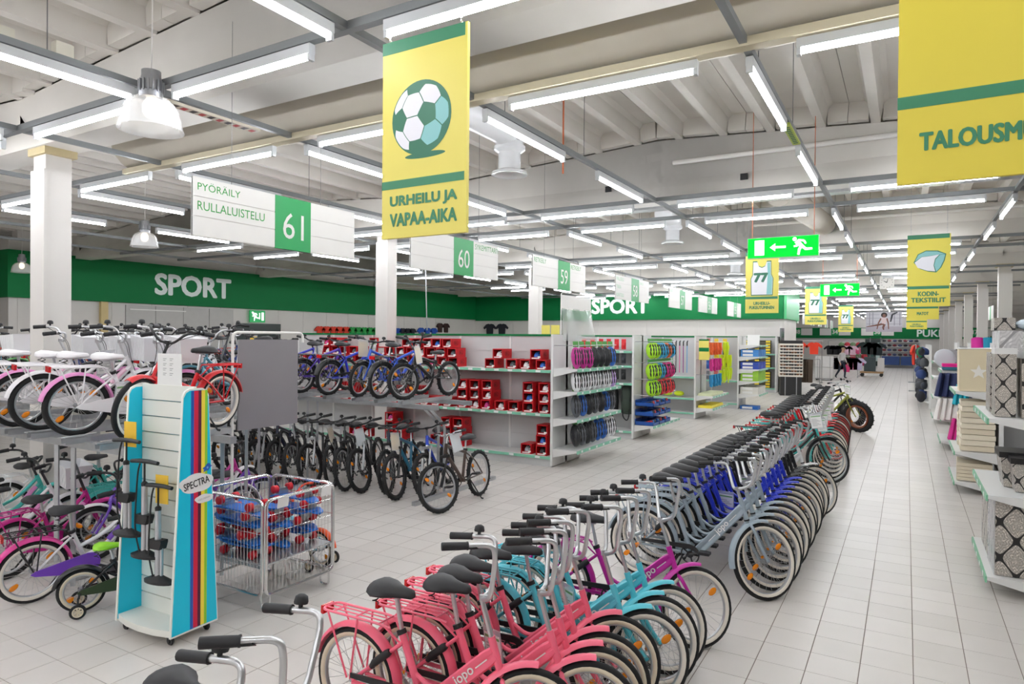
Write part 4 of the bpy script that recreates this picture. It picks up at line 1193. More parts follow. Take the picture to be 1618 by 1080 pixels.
rack('galvanised rack of the rearmost deck before the wall', -15.8,-11.0,8.3,9.1,1.1,[-15.2+.72*i for i in range(6)],[(-11.1,8.6,False),(-15.7,8.6,False)])

# ------------------------------------------------------------ turquoise pump display
CY = mat('display_cyan', (0,196,226), .4, var=.02)
CREW = mat('display_white', (238,238,230), .45, var=.02)
t = thing('pump_display', 'tall turquoise slatwall display stand with rainbow stripes and a white cloud sign', 'display stand', (-4.565,2.885,0), (0,0,R(2)))
sw, H_ = .305, 1.75
prof_o = [(-.185,.07),(.185,.07),(.10,H_-.05),(.08,H_-.015),(.05,H_),(-.05,H_),(-.08,H_-.015),(-.10,H_-.05)]
prof_i = [(p[0]*.955, .082 + (p[1]-.07)*.985) for p in prof_o]
for s in (-1, 1):
    e = ob('side_panel', MB().prism(prof_o, s*sw-.009, s*sw+.009, 'yz'), CREW, t)
    for fs in (-1, 1):
        pol = prof_i if fs*1 > 0 else prof_i
        ob('panel_face', MB().prism(prof_i, s*sw+fs*.0092, s*sw+fs*.0105, 'yz'), CY, e)
    if s == 1:
        for k, (c, y0, y1) in enumerate((((30,84,170),-.045,-.022),((206,20,60),-.022,.012),((80,10,50),.012,.036),((246,222,70),.036,.064),((140,204,50),.064,.085))):
            zt = H_ - .016
            ob('stripe', MB().b2(sw+.0105,sw+.0112,y0+.005,y1+.005,.085,zt), flatmat('stripe_%d' % k, c), e)
        def cloud(cx, cy, sx, sy, z, mi):
            P = []
            for i in range(60):
                a = 2*pi*i/60; r = 1 + .11*abs(sin(a*2.5+.6)) 
                P.append((cx + sx*r*cos(a), cy + sy*r*sin(a)))
            return (P, z, mi)
        RM = (pi/2, 0, pi/2)
        pl = ob('cloud_plate', flat([cloud(0,0,.125,.062,.0,0), cloud(.06,-.118,.068,.028,.0,0)],'cloud_plate'), [PAPER], e, (sw+.0122,.005,1.09), RM)
        lettering('SPECTRA', .05, BLACK, e, (sw+.0128,.005,1.09), (R(90),R(-10),pi/2), .2, .008)
        lettering('KIDS DESIGN', .012, mat('text_grey',(150,150,150)), e, (sw+.0128,.065,.972), (R(90),R(-8),pi/2), .09, .0)
        bird = [(-.03,-.03),(-.005,-.02),(.012,-.022),(.028,0),(.045,.008),(.03,.014),(.02,.03),(.0,.028),(-.012,.012),(-.035,.0),(-.022,-.012)]
        ob('bird_print', flat([(bird,0,0),(circ(.005,0,.008,.008,10),.0005,1)],'bird_print'), [flatmat('bird_blue',(20,90,180)), flatmat('bird_light',(120,180,230))], e, (sw+.0125,.085,1.185), RM)
ob('base_shelf', MB().prism([(-sw+.01,.17),(-sw+.01,-.17),(-.15,-.205),(0,-.215),(.15,-.205),(sw-.01,-.17),(sw-.01,.17)], .07, .115, 'xy'), CREW, t)
ob('backing', MB().b2(-sw+.01,sw-.01,.018,.026,.1,H_-.05), mat('groove_teal',(70,130,150),.5), t)
slm = MB().b2(-sw+.012,sw-.012,0,.018,-.055,.055).mesh('slat')
for i in range(14):
    ob('slat', slm, CREW, t, (0,0,.17+.118*i))
for x in (-.25,.25):
    for y in (-.14,.14):
        c = MB(); c.torus((x,y,.032),.02,.012,14,6,'y'); c.b2(x-.018,x+.018,y-.018,y+.018,.05,.07); ob('caster', c, BLACK, t)
cd = ob('header_card', MB().b2(-.135,.135,.012,.018,H_-.06,H_+.235), PAPER, t)
li = []
for r_ in range(4):
    for c_ in range(2):
        for q in range(2): li.append(([(-.07+.075*c_, .05-.035*r_-.012*q),(-.03+.075*c_-.012*q,.05-.035*r_-.012*q),(-.03+.075*c_-.012*q,.046-.035*r_-.012*q),(-.07+.075*c_,.046-.035*r_-.012*q)],0,0))
ob('small_print', flat(li,'small_print'), [INKD], cd, (0,.0112,H_+.15), FACE_S)
# floor pumps hanging on it
def pump_parts(t):
    b = MB(); b.cyl((0,0,.03),(0,0,.5),.021,14); b.cyl((.036,0,.03),(.036,0,.27),.012,8); b.lathe([(.024,.27),(.024,.3)],12); ob('barrel', b, mat('pump_silver',(196,198,202),.3,.6), t)
    b = MB(); b.loft([[(.13*cos(a)*k+.01,.055*sin(a)*k,z) for a in [2*pi*i/16 for i in range(16)]] for z, k in ((0,1),(.018,1),(.03,.75),(.055,.25))]); ob('foot', b, BLACK, t)
    b = MB(); b.tube([(-.13,0,.665),(-.05,0,.672),(.05,0,.672),(.13,0,.665)],[.014,.016,.016,.014],8); b.cyl((0,0,.5),(0,0,.67),.007,6); b.lathe([(.02,.48),(.022,.52),(.012,.53)],10); ob('handle', b, BLACK, t)
    b = MB(); b.prism([(-.045,.235),(.045,.235),(.062,.285),(.06,.3),(-.06,.3),(-.062,.285)],-.03,.03); ob('gauge_clip', b, BLACK, t)
    b = MB(); b.tube(bend([(-.02,-.02,.03),(-.06,-.03,.2),(-.045,-.03,.42),(-.03,-.03,.6),(-.02,-.02,.66)],.1,5),.006,6); ob('hose', b, BLACK, t)
for i, (x, y, z, c) in enumerate(((-4.755,2.70,.70,None),(-4.60,2.74,.56,None),(-4.47,2.76,.40,None))):
    t = thing('floor_pump', f'silver and black floor pump hanging in the turquoise display, {["leftmost and highest","middle","right and lowest"][i]}', 'bicycle pump', (x,y,z), (0,0,R(8)), 'floor pumps')
    pump_parts(t)
    if i != 1:
        ob('tag_card', MB().b2(-.06,.06,.028,.032,.62 if i == 0 else .54,.80 if i == 0 else .74), YTAG, t)
# wire roll trolley with skateboards
tx0_, tx1_, ty0_, ty1_ = -4.98, -4.2, 3.42, 4.16
t = thing('wire_trolley', 'chrome wire mesh trolley filled with blue skateboards', 'trolley', ((tx0_+tx1_)/2,(ty0_+ty1_)/2,0), (0,0,R(1)))
hx, hy = (tx1_-tx0_)/2, (ty1_-ty0_)/2
for nm, pts in (('south', [(-hx,-hy),(hx,-hy)]),('east', [(hx,-hy),(hx,hy)]),('north', [(hx,hy),(-hx,hy)]),('west', [(-hx,hy),(-hx,-hy)])):
    (xa, ya), (xb, yb) = pts
    L_ = hypot(xb-xa, yb-ya); dx, dy = (xb-xa)/L_, (yb-ya)/L_
    def q(s, z): return (xa + dx*s, ya + dy*s, z)
    fr_ = MB(); fr_.tube(bend([q(L_/2,.13),q(L_-.015,.13),q(L_-.015,.86),q(.015,.86),q(.015,.13),q(L_/2-.001,.13)],.07,5),.0135,8)
    f_ = ob('side_frame', fr_, CHROME, t)
    wr = MB(); nwv = int(L_/.036)
    for i in range(1, nwv): wr.tube([q(L_*i/nwv,.14),q(L_*i/nwv,.85)],.0022,4,caps=False)
    for z in (.36,.6,.74): wr.tube([q(.02,z),q(L_-.02,z)],.0026,4,caps=False)
    wo = ob('wire_panel', wr, CHROME, f_); wo['kind'] = 'stuff'
sh = MB(); sh.b2(-hx+.02,hx-.02,-hy+.02,hy-.02,.355,.365); sh.b2(-hx,hx,-hy+.01,-hy+.05,.33,.36); sh.b2(-hx,hx,hy-.05,hy-.01,.33,.36); ob('shelf_plate', sh, GALV, t)
for (x, y), a in (((hx-.05,-hy+.06),0),((-hx+.05,-hy+.06),0),((hx-.05,hy-.06),1),((-hx+.05,hy-.06),1)):
    b = MB(); b.tube(bend([(x-.05,y,.13),(x-.05,y,.01),(x+.05,y,.01),(x+.05,y,.13)],.04,5),.009,7); ob('foot', b, CHROME, t)
for i, y in enumerate((-.2,.26)):
    cd = ob('price_card', MB().b2(-.001,.001,-.055,.055,-.05,.03), PAPER, t, (hx+.016,y,.83), (0,R(8),0))
SKB = mat('skate_blue',(36,116,208),.3,var=.1); SKR = mat('skate_red',(206,26,40),.4,var=.06)
dk = MB(); rings = []
for x, w_, z in ((-.28,.025,.035),(-.265,.05,.028),(-.22,.066,.012),(-.1,.074,0),(.1,.074,0),(.2,.068,.006),(.255,.05,.02),(.275,.02,.026)):
    rings.append([(x,-w_,z),(x,w_,z),(x,w_,z+.012),(x,-w_,z+.012)])
dk.loft(rings); dkm = dk.mesh('deck')
tkm = MB().b2(-.02,.02,-.05,.05,-.03,-.0).box((0,0,-.04),(.02,.14,.018)).mesh('truck')
whm = MB().tube([(0,-.026,0),(0,-.02,0),(0,.02,0),(0,.026,0)],[.026,.034,.034,.026],12).mesh('wheel')
n = 0
for lay in range(5):
    for colm_ in range(3):
        if lay == 4 and colm_ == 1: continue
        x = -4.60 + random.uniform(-.06,.06) + (.03 if lay % 2 else 0); y = 3.54 + .245*colm_ + random.uniform(-.015,.015)
        up = 1 if lay == 4 else (lay*3 + colm_) % 2
        z = .445 + .082*lay if not up else .415 + .082*lay
        t = thing('skateboard', f'blue skateboard with red wheels in the trolley, {["bottom","second","third","fourth","top"][lay]} layer, {["near","middle","far"][colm_]} pile', 'skateboard', (x,y,z), (pi if up else 0, R(random.uniform(-5,5)), R(random.uniform(-9,9))), 'skateboards in the trolley')
        ob('deck', dkm, SKB, t)
        for xx in (-.16,.16):
            tr_ = ob('truck', tkm, STEEL, t, (xx,0,0))
            for yy in (-.075,.075): ob('wheel', whm, SKR, tr_, (0,yy,-.045))
        n += 1
# grey sign board on a tube stand
t = thing('sign_board_stand', 'blank brushed grey sign board hung in a tall tube stand', 'sign stand', (-5.55,4.16,0))
ob('tube_frame', MB().tube(bend([(0,0,0),(0,0,2.15),(0,.86,2.15),(0,.86,2.05)],.06,5),.014,8), WHITE, t)
ob('board', MB().b2(-.008,.008,.06,.79,1.2,2.08), mat('board_grey',(150,146,150),.35,.35,var=.06,scale=3), t)
ob('base_plate', MB().b2(-.2,.2,-.15,.6,0,.012), GALV, t)
# ------------------------------------------------------------ gondola shelving and goods, left side
PB = MB()
def gondola(label, xa, xb, y, depth, levels, Hg=2.18, cap=None, tags=True, facing=-1):
    """xa<xb along X; front edge at y, facing -Y"""
    t = thing('gondola_shelf', label, 'shelving', (0,0,0), group='white gondola shelving')
    yb = y + depth; th = depth*2 + .1
    ob('plinth', MB().b2(xa,xb,y+.02,y+th-.02,0,.15), PERF, t)
    nb = max(1, int(round(xb-xa)))
    pw = (xb-xa)/nb
    for i in range(nb):
        p = ob('back_panel', MB().b2(xa+pw*i+.003,xa+pw*(i+1)-.003,yb+.008,yb+.04,.15,Hg-.03), PERF, t)
        if y > 20: continue
        if i == 0: sl_ = MB().b2(.006,pw-.006,0,.03,.004,.284).mesh('slat')
        for q in range(7): ob('slat', sl_, PERF, p, (xa+pw*i,yb,.15+.288*q))
    for i in range(nb+1):
        ob('upright', MB().b2(xa+pw*i-.02,xa+pw*i+.02,yb-.01,yb+.06,0,Hg), SHELFW, t)
    ob('top_rail', MB().b2(xa,xb,yb-.02,yb+.07,Hg-.03,Hg+.005), GREEN, t)
    ob('end_panel', MB().b2(xb-.02,xb+.02,y,y+th,0.02,Hg), SHELFW, t)
    for z in levels:
        s = ob('shelf', MB().b2(xa,xb-.02,y,yb,z-.03,z), SHELFW, t)
        ob('price_rail', MB().b2(xa,xb-.02,y-.012,y,z-.045,z+.0), MINT, s)
        if tags:
            x = xb - .25
            while x > max(xa, xb-6):
                ob('price_label', LBL, PAPER, s, (x, y-.0125, z-.022)); x -= .27 if z > .3 else .5
    return t
LBL = MB().b2(-.045,.045,-.001,.001,-.017,.017).mesh('price_label')
LBLY = MB().b2(-.001,.001,-.03,.03,-.017,.017).mesh('price_label')
def endcap(label, x, y0, y1, levels, dep=.45, flip=1, hooks=(), rail=MINT):
    """shelves sticking out of a gondola end toward +X (flip=1) or -X"""
    t = thing('end_shelf', label, 'shelving', (0,0,0), group='end-of-row shelves')
    xe = x + flip*dep
    for z in levels:
        s = ob('shelf', MB().b2(min(x,xe),max(x,xe),y0,y1,z-.03,z), SHELFW, t)
        for yy in (y0+.01, y1-.01): ob('bracket', MB().prism([(x, z-.03),(xe, z-.03),(x, z-.14)], yy-.008, yy+.008), SHELFW, t)
        ob('price_rail', MB().b2(min(xe,xe+flip*.014),max(xe,xe+flip*.014),y0,y1,z-.05,z+.0), rail, s)
        for i in range(int((y1-y0)/.3)): ob('price_label', LBLY, PAPER, s, (xe+flip*.0155, y0+.18+.3*i, z-.024))
    for z in hooks:
        b = MB()
        b.cyl((xe-flip*.1,y0,z),(xe-flip*.1,y1,z),.008,6)
        for yy in (y0+.02,y1-.02): b.cyl((x,yy,z),(xe-flip*.1,yy,z),.008,6)
        ob('hanging_rail', b, STEEL, t)
    return t
gA = gondola('white gondola of red helmet cartons behind the blue bicycles', -11.5,-5.0,9.78,.5,(.17,.87,1.59))
endcap('end shelf of hanging helmets on the carton gondola', -4.98,9.80,11.7,(.30,.80,1.25,1.62), .43, 1, (.74,1.19,1.56,2.0))
# helmet cartons
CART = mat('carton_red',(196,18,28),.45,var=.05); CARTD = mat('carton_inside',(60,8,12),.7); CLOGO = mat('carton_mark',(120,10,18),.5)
w, h, d = .205, .168, .30
cb = MB()
cb.b2(-w/2,-w/2+.004,0,d,0,h); cb.b2(w/2-.004,w/2,0,d,0,h); cb.b2(-w/2,w/2,0,d,h-.004,h); cb.b2(-w/2,w/2,0,d,0,.004); cb.b2(-w/2,w/2,d-.004,d,0,h)
cb.b2(-w/2,w/2,0,.004,0,.04); cb.b2(-w/2,w/2,0,.004,h-.018,h); cb.b2(-w/2,-w/2+.018,0,.004,0,h); cb.b2(w/2-.018,w/2,0,.004,0,h)
cart_me = cb.mesh('carton', smooth=False)
lb = MB().b2(-.07,.07,-.001,0,.012,.03).b2(.04,.09,-.001,0,.03,.055).mesh('label')
ring = []
def oval(a, b_, w_):
    P = circ(0,0,a,b_,28); Q = circ(0,0,a-w_,b_-w_,28); return [([P[i],P[(i+1)%28],Q[(i+1)%28],Q[i]],0,0) for i in range(28)]
ov = flat(oval(.075,.045,.007),'logo_ring'); bt_ = text_mesh('BELL',.045,.1,.02)
lg = MB(); lg.v = [tuple(v.co) for v in ov.vertices]; lg.f = [tuple(p.vertices) for p in ov.polygons]; lg.mi = [0]*len(lg.f)
i0 = len(lg.v); lg.v += [tuple(v.co) for v in bt_.vertices]
for p in bt_.polygons: lg.face([i0+q for q in p.vertices])
logo_me = bpy.data.meshes.new('carton_logo'); logo_me.from_pydata(lg.v,[],lg.f); logo_me.materials.append(None)
def helmet_shell(a, b_, c, vents=True):
    m = MB(); n = 18
    rings = []
    for j in range(8):
        ph = (pi/2)*j/7.0*.98; q = cos(ph); zz = sin(ph)
        rings.append([(a*q*cos(2*pi*i/n)*(1.1 if cos(2*pi*i/n) < -.7 else 1) + .02*zz, b_*q*sin(2*pi*i/n)*(1-.08*cos(2*pi*i/n)), c*zz - .018*(1-zz)*cos(2*pi*i/n)**2) for i in range(n)])
    m.loft(rings); 
    return m
def vent_mb(a, b_, c):
    m = MB()
    for yy in (-.5, 0, .5):
        for xx in (-.55, -.05, .45):
            q = sqrt(max(0,1-(xx*.95)**2-(yy*.95)**2))
            i0 = len(m.v); m.ell((0,0,0),(.044,.014,.011),10,4)
            nrm = V((xx/a, yy/b_, q/c)).normalized()
            ex = (V((1,0,0)) - nrm*nrm.x).normalized(); ey = nrm.cross(ex)
            m.xf(Matrix.Translation((a*xx*.97, b_*yy*.97, c*q*.985)) @ Matrix((ex, ey, nrm)).transposed().to_4x4(), i0)
    return m
HA, HBb, HC = .15,.096,.115
hel_me = helmet_shell(HA,HBb,HC).mesh('shell', ang=60); ven_me = vent_mb(HA,HBb,HC).mesh('vent_slots')
hsm = hel_me
HELC = dict(white=mat('helmet_white',(236,236,238),.3,var=.02), black=mat('helmet_black',(30,32,36),.35), pink=mat('helmet_pink',(226,70,150),.3), blue=mat('helmet_blue',(40,100,190),.3), magenta=mat('helmet_magenta',(190,40,140),.3), grey=mat('helmet_grey',(88,92,98),.35), silver=mat('helmet_silver',(170,172,176),.3), lilac=mat('helmet_lilac',(200,170,226),.35), lime=mat('helmet_lime',(170,226,40),.4,var=.03), cyan=mat('helmet_cyan',(50,170,220),.4,var=.03), red=mat('helmet_red',(226,44,50),.4,var=.03), orange=mat('helmet_orange',(226,110,50),.4), rose=mat('helmet_rose',(220,40,130),.4))
nbx = {}
def carton(x, y, z, hc, shelf, layer, turn=0.0):
    k = (shelf, layer); nbx[k] = nbx.get(k, 0) + 1
    t = thing('helmet_carton', f'red open carton with a {hc} helmet, {shelf} shelf, layer {["one","two","three"][layer]}, {ORD[nbx[k]-1]} from the left', 'carton', (x,y,z), (0,0,turn), 'red helmet cartons')
    c = ob('carton', cart_me, CART, t)
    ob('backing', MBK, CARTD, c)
    ob('label', lb, PAPER, c)
    ob('carton_logo', logo_me, CLOGO, c, (w/2+.0008,d/2,h/2), FACE_E)
    hh = ob('helmet', hsm, HELC[hc], t, (0,.14,.03), (0,0,-pi/2), (.9,.85,.9)); ob('vent_slots', ven_me, BLACK, hh)
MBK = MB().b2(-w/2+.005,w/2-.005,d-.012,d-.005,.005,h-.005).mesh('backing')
hcs = ['white','black','white','grey','silver','pink','black','blue','white','black']
LAY = {('top',1.59): ([(-10.9+.228*i) for i in range(18)], [(-10.4+.24*i) for i in range(15)], [-10.2,-9.95,-8.9,-8.1,-7.85,-7.6,-7.38,-7.15]),
       ('middle',.87): ([-10.9+.25*i for i in range(16)] + [-6.8,-6.55,-6.3,-6.02,-5.76,-5.46,-5.17], [-9.8,-9.5,-8.9,-8.2,-7.9,-6.8,-6.55,-6.3,-5.46,-5.17], [-6.8,-6.55,-6.3,-5.46,-5.17]),
       ('bottom',.17): ([-9.4,-9.1,-8.5,-8.25,-7.4,-7.15,-6.9,-5.5,-5.2], [-8.5,-8.25,-7.15,-6.9,-5.2], [-8.5,-7.15,-6.9,-5.2])}
LAY[('top',1.59)][0].extend([-6.22,-5.8,-5.52,-5.22]); LAY[('top',1.59)][1].extend([-6.08,-5.32])
q = 0
for (nm, z), lays in LAY.items():
    for L_i, xs in enumerate(lays):
        for x in sorted(xs):
            carton(x, 9.80 + ((q*7) % 5)*.008, z + (h+.001)*L_i, hcs[(q*7 + L_i) % 10], nm, L_i, R(((q*11) % 7 - 3)*.8)); q += 1
# hanging helmets on the end shelf
def hang_helmet(x, y, z, c, label, group, tilt=0.0, sc=1.0, band=None, flip=1):
    t = thing('hanging_helmet', label, 'helmet', (x,y,z), (0, R(78)*flip, R(tilt)), group)
    t.scale = sc
    o = ob('shell', hel_me, c, t); ob('vent_slots', ven_me, BLACK, o)
    ob('card', CARDM, mat('card_green',(80,150,70),.5), t)
    s = ob('strap', STRAPM, BLACK, t)
    return t
CARDM = MB().box((-.20,0,.0),(.08,.10,.004)).mesh('card')
STRAPM = MB().tube(bend([(-.06,-.08,0),(.02,-.04,-.12),(.02,.04,-.12),(-.06,.08,0)],.05,4),.006,5).mesh('strap')
R1 = [('magenta',)]*3 + [('black',)]*3 + [('blue',)]
rows = [('top',1.79,['magenta','magenta','magenta','black','black','black','blue']),('second',1.41,['white']*7+['lilac']),('third',1.0,['grey','blue','black','grey','black','blue','grey']),('bottom',.52,['black','grey','black','grey','blue','blue','white','white'])]
for nm, z, cs in rows:
    for i, c in enumerate(cs):
        hang_helmet(-4.64, 9.95 + i*(1.75/len(cs)), z, HELC[c], f'{c} helmet hanging in the {nm} row of the carton gondola end, {ORD[i]} along', 'helmets on the end shelf', -48 + (i*7)%9, (1.18,.92,1.05))
# plastic film hood above the end shelf with a white header board
t = thing('header_board', 'white header board with hanging clear film above the helmet end shelf', 'sign board', (-4.95,10.0,2.18))
ob('board', MB().b2(-.01,.01,.0,1.2,.42,.66), SIGNW, t)
FILM = mat('clear_film',(225,230,228),.12,var=0,alpha=.4,spec=.8)
fl = MB(); rings=[]
for i in range(9):
    y = 1.25*i/8
    rings.append([(.012+.02*sin(i*2.1), y, .44),(.03+.02*sin(i*1.3), y*1.02, .2),(.05+.03*sin(i*2.7), y*1.06, -.1)])
fl.loft(rings, closed=False, caps=False); ob('film', fl, FILM, t)
fr_ = MB(); fr_.tube(bend([(0,.0,-.0),(0,.0,.70),(0,1.2,.70),(0,1.2,.0)],.06,4),.008,6); ob('wire_frame', fr_, WHITE, t)

# gondola B: accessories and round helmets
gondola('white gondola with bags and small accessories, second from the camera', -11,-4.95,13.42,.5,(.17,1.18,1.55,1.86), 2.19, tags=True)
endcap('end shelf of round coloured helmets on the second gondola', -4.93,13.46,15.3,(.30,), .42, 1, (.93,1.27,1.62,2.06))
rows = [('top',1.86,['lime','lime','cyan','cyan','orange','cyan']),('middle',1.42,['lime','lime','cyan','rose','rose']),('lower',1.06,['lime','lime','red','red','red'])]
for nm, z, cs in rows:
    for i, c in enumerate(cs):
        hang_helmet(-4.64, 13.68 + i*(1.6/len(cs)), z, HELC[c], f'round {c} helmet hanging in the {nm} row of the second gondola end, {ORD[i]} along', 'round helmets', -48 + (i*11)%17, (1.12,1.25,1.2))
TRAYB = mat('tray_blue',(30,80,160),.4)
for r_ in range(3):
    for c_ in range(3):
        t = thing('product_tray', f'blue tray of small goods, {["bottom","middle","top"][r_]} tier of the second gondola end, {["near","middle","far"][c_]} one', 'tray', (-4.72,13.68+.4*c_,.30+.2*r_), group='blue display trays')
        b = MB(); b.b2(-.2,.2,-.18,.18,0,.01); b.b2(.19,.2,-.18,.18,0,.06); b.b2(-.2,-.19,-.18,.18,0,.13); b.b2(-.2,.2,-.18,-.17,0,.08); b.b2(-.2,.2,.17,.18,0,.08); ob('tray', b, TRAYB, t)
        for k in range(3): ob('packet', MB().box((0,0,.05),(.26,.075,.06), ry=-.25), flatmat(('packet_red','packet_blue','packet_black')[(k+c_+r_)%3], ((190,40,40),(40,110,190),(40,44,50))[(k+c_+r_)%3]), t, (.02,-.1+.1*k,0))
def bag(x, y, z, sx, sy, sz, m, label, group):
    t = thing('hanging_bag', label, 'bag', (x,y,z), group=group)
    b = MB(); rings = []
    for k, (q, zz) in enumerate(((.7,-.5),(.95,-.46),(1,-.1),(.92,.25),(.75,.45),(.4,.5))):
        rings.append([(sx*q*.5*cos(2*pi*i/14)*(1 if abs(cos(2*pi*i/14))<.8 else .9), sy*q*.5*sin(2*pi*i/14), sz*zz) for i in range(14)])
    b.loft(rings); ob('body', b, m, t)
    ob('pocket', MB().ell((0,-sy*.42,-sz*.18),(sx*.3,sy*.2,sz*.22),12,8), m, t)
    ob('strap', MB().tube(bend([(-sx*.3,-sy*.3,sz*.4),(-sx*.2,-sy*.5,-sz*.6),(0,-sy*.2,-sz*.75),(sx*.2,-sy*.5,-sz*.6),(sx*.3,-sy*.3,sz*.4)],.08,3),.012,6), BLACK, t)
for i, (x, sx, c) in enumerate(((-5.86,.3,(34,36,38)),(-5.5,.36,(30,32,34)),(-5.13,.34,(50,62,52)))):
    bag(x, 13.62, .82, sx, .24, .62, flatmat('bag_%d' % i, c, .7), f'{["black","black buckled","dark green"][i]} backpack hanging on the second gondola, {ORD[i]} from the left', 'hanging backpacks')
pk = MB(); pk.b2(-.05,.05,-.004,.004,-.11,.11); pk.ell((0,-.02,-.02),(.04,.03,.06),10,6); pack_me = pk.mesh('card_pack')
def pack(x, y, z, c, label, group, sc=1.0, rz=0):
    o = ob('hanging_pack', pack_me, c, None, (x,y,z), (0,0,rz), sc); tag(o, label, 'packet', group); return o
PKC = [flatmat('pk%d' % i, c, .45) for i, c in enumerate(((206,30,40),(50,54,60),(120,124,130),(30,32,34),(230,200,40),(36,90,170),(60,120,70)))]
n = 0
for x in (-6.1,-5.9,-5.7,-5.52,-5.34,-5.18):
    for z, cs in ((2.0,(0,0,0)),(1.70,(2,1,2)),(1.36,(3,2,3))):
        pack(x, 13.48, z, PKC[cs[n % 3]], f'small {["red","grey","dark"][0 if z > 1.9 else (1 if z > 1.5 else 2)]} accessory pack on the second gondola, {ORD[n]} hung', 'accessory packs', 1.0); n += 1
# gondola C: walking sticks, gloves, neon wear
gondola('white gondola with walking sticks, third from the camera', -10,-4.82,17.74,.5,(.17,.55,1.12), 2.2, tags=False)
endcap('end shelf of gloves and neon straps on the third gondola', -4.8,17.78,19.5,(.30,.62), .45, 1, (1.18,1.58,2.05))
SC_ = [(230,230,230),(60,170,90),(40,42,46),(220,80,150),(150,60,140),(90,160,210),(240,236,232),(210,60,50)]
for i in range(22):
    x = -7.15 + .1*i
    t = thing('walking_stick', f'thin walking stick hung on the third gondola, {ORD[i]} from the left', 'walking stick', (x,17.8,1.22), group='walking sticks')
    ob('shaft', MB().cyl((0,0,0),(0,0,.72),.011,6), flatmat('stick_%d' % (i % 8), SC_[i % 8], .4), t); ob('grip', MB().tube([(0,0,.72),(.0,0,.82),(.02,0,.86)],[.016,.018,.012],7), BLACK, t)
for i in range(6):
    o = ob('neon_pack', MB().ell((0,0,0),(.14,.12,.07),12,6), flatmat('neon_yellow',(214,236,40)), None, (-6.9+.32*i,17.95,.65)); tag(o, f'neon yellow bundle on the low shelf of the third gondola, {ORD[i]} from the left', 'bundle', 'neon bundles')
gl = MB(); gl.b2(-.045,.045,-.02,.02,-.24,0); 
for k in range(4): gl.tube([(-.035+.023*k,0,-.22),(-.035+.025*k,.0,-.31)],[.014,.01],6)
gl.tube([(.045,0,-.1),(.075,0,-.19)],[.014,.01],6); glove_me = gl.mesh('glove')
for r_, (z, c, nm) in enumerate(((2.03,(226,100,40),'orange'),(1.60,(210,50,140),'magenta'),(1.18,(40,140,190),'blue'))):
    for i in range(8):
        o = ob('glove', glove_me, flatmat('glove_'+nm, c, .6), None, (-4.42-.05*(i%2),17.9+.15*i,z), (0,0,R((i*31)%40-60)), 1.05); tag(o, f'{nm} glove hanging on the third gondola end, {ORD[i]} from the near side', 'glove', 'hanging gloves')
nv = MB()
for k in range(9): nv.tube([(.02*sin(k*3),.05*(k-4)+.02*sin(k),0),(.05*sin(k*2.1),.05*(k-4),-.18),(.02,.045*(k-4)+.03*sin(k*1.7),-.42-.06*(k%3))],[.02,.03,.016],5)
for i in range(6):
    o = ob('neon_straps', nv.mesh('neon_straps') if i == 0 else bpy.data.meshes['neon_straps'], flatmat('neon_yellow',(214,236,40)), None, (-4.36,19.15+.1*(i%3),2.05-.36*(i//2)), (0,0,R(30*i)), .8); tag(o, f'bunch of neon yellow straps hanging on the third gondola end, {ORD[i]} from the top', 'straps', 'neon straps')
for r_, (z, c, nm) in enumerate(((.30,(230,212,60),'yellow'),(.62,(214,220,180),'pale'))):
    for i in range(6):
        o = ob('folded_vest', MB().loft([[(-.18,-.1,0),(.18,-.1,0),(.18,.1,0),(-.18,.1,0)],[(-.19,-.105,.03),(.19,-.105,.03),(.19,.105,.03),(-.19,.105,.03)],[(-.17,-.09,.07),(.17,-.09,.07),(.17,.09,.07),(-.17,.09,.07)]]), flatmat('vest_'+nm, c, .6), None, (-4.57,17.92+.21*i,z)); tag(o, f'folded {nm} vest on the third gondola end, {ORD[i]} from the near side', 'vest', 'folded vests')
# yellow promo card
t = thing('promo_card', 'yellow and green promotion card standing on the third gondola', 'sign', (-4.55,17.6,2.0))
ob('card', MB().b2(-.13,.13,-.006,.006,-.42,.12), YELLOW, t); ob('holder', MB().cyl((.1,0,.05),(.1,.26,.05),.008,6), STEEL, t); ob('band', MB().b2(-.13,.13,-.008,-.006,-.2,-.1), GREEN, t); ob('band', MB().b2(-.13,.13,-.008,-.006,.08,.12), GREEN, t)
for i, x in enumerate((-7.3,-7.05)):
    o = ob('price_sign', MB().b2(-.11,.11,-.005,.005,0,.22), YELLOW, None, (x,13.95,2.2)); tag(o, f'yellow price sign on top of the second gondola, {["left","right"][i]} one', 'sign', 'yellow price signs')
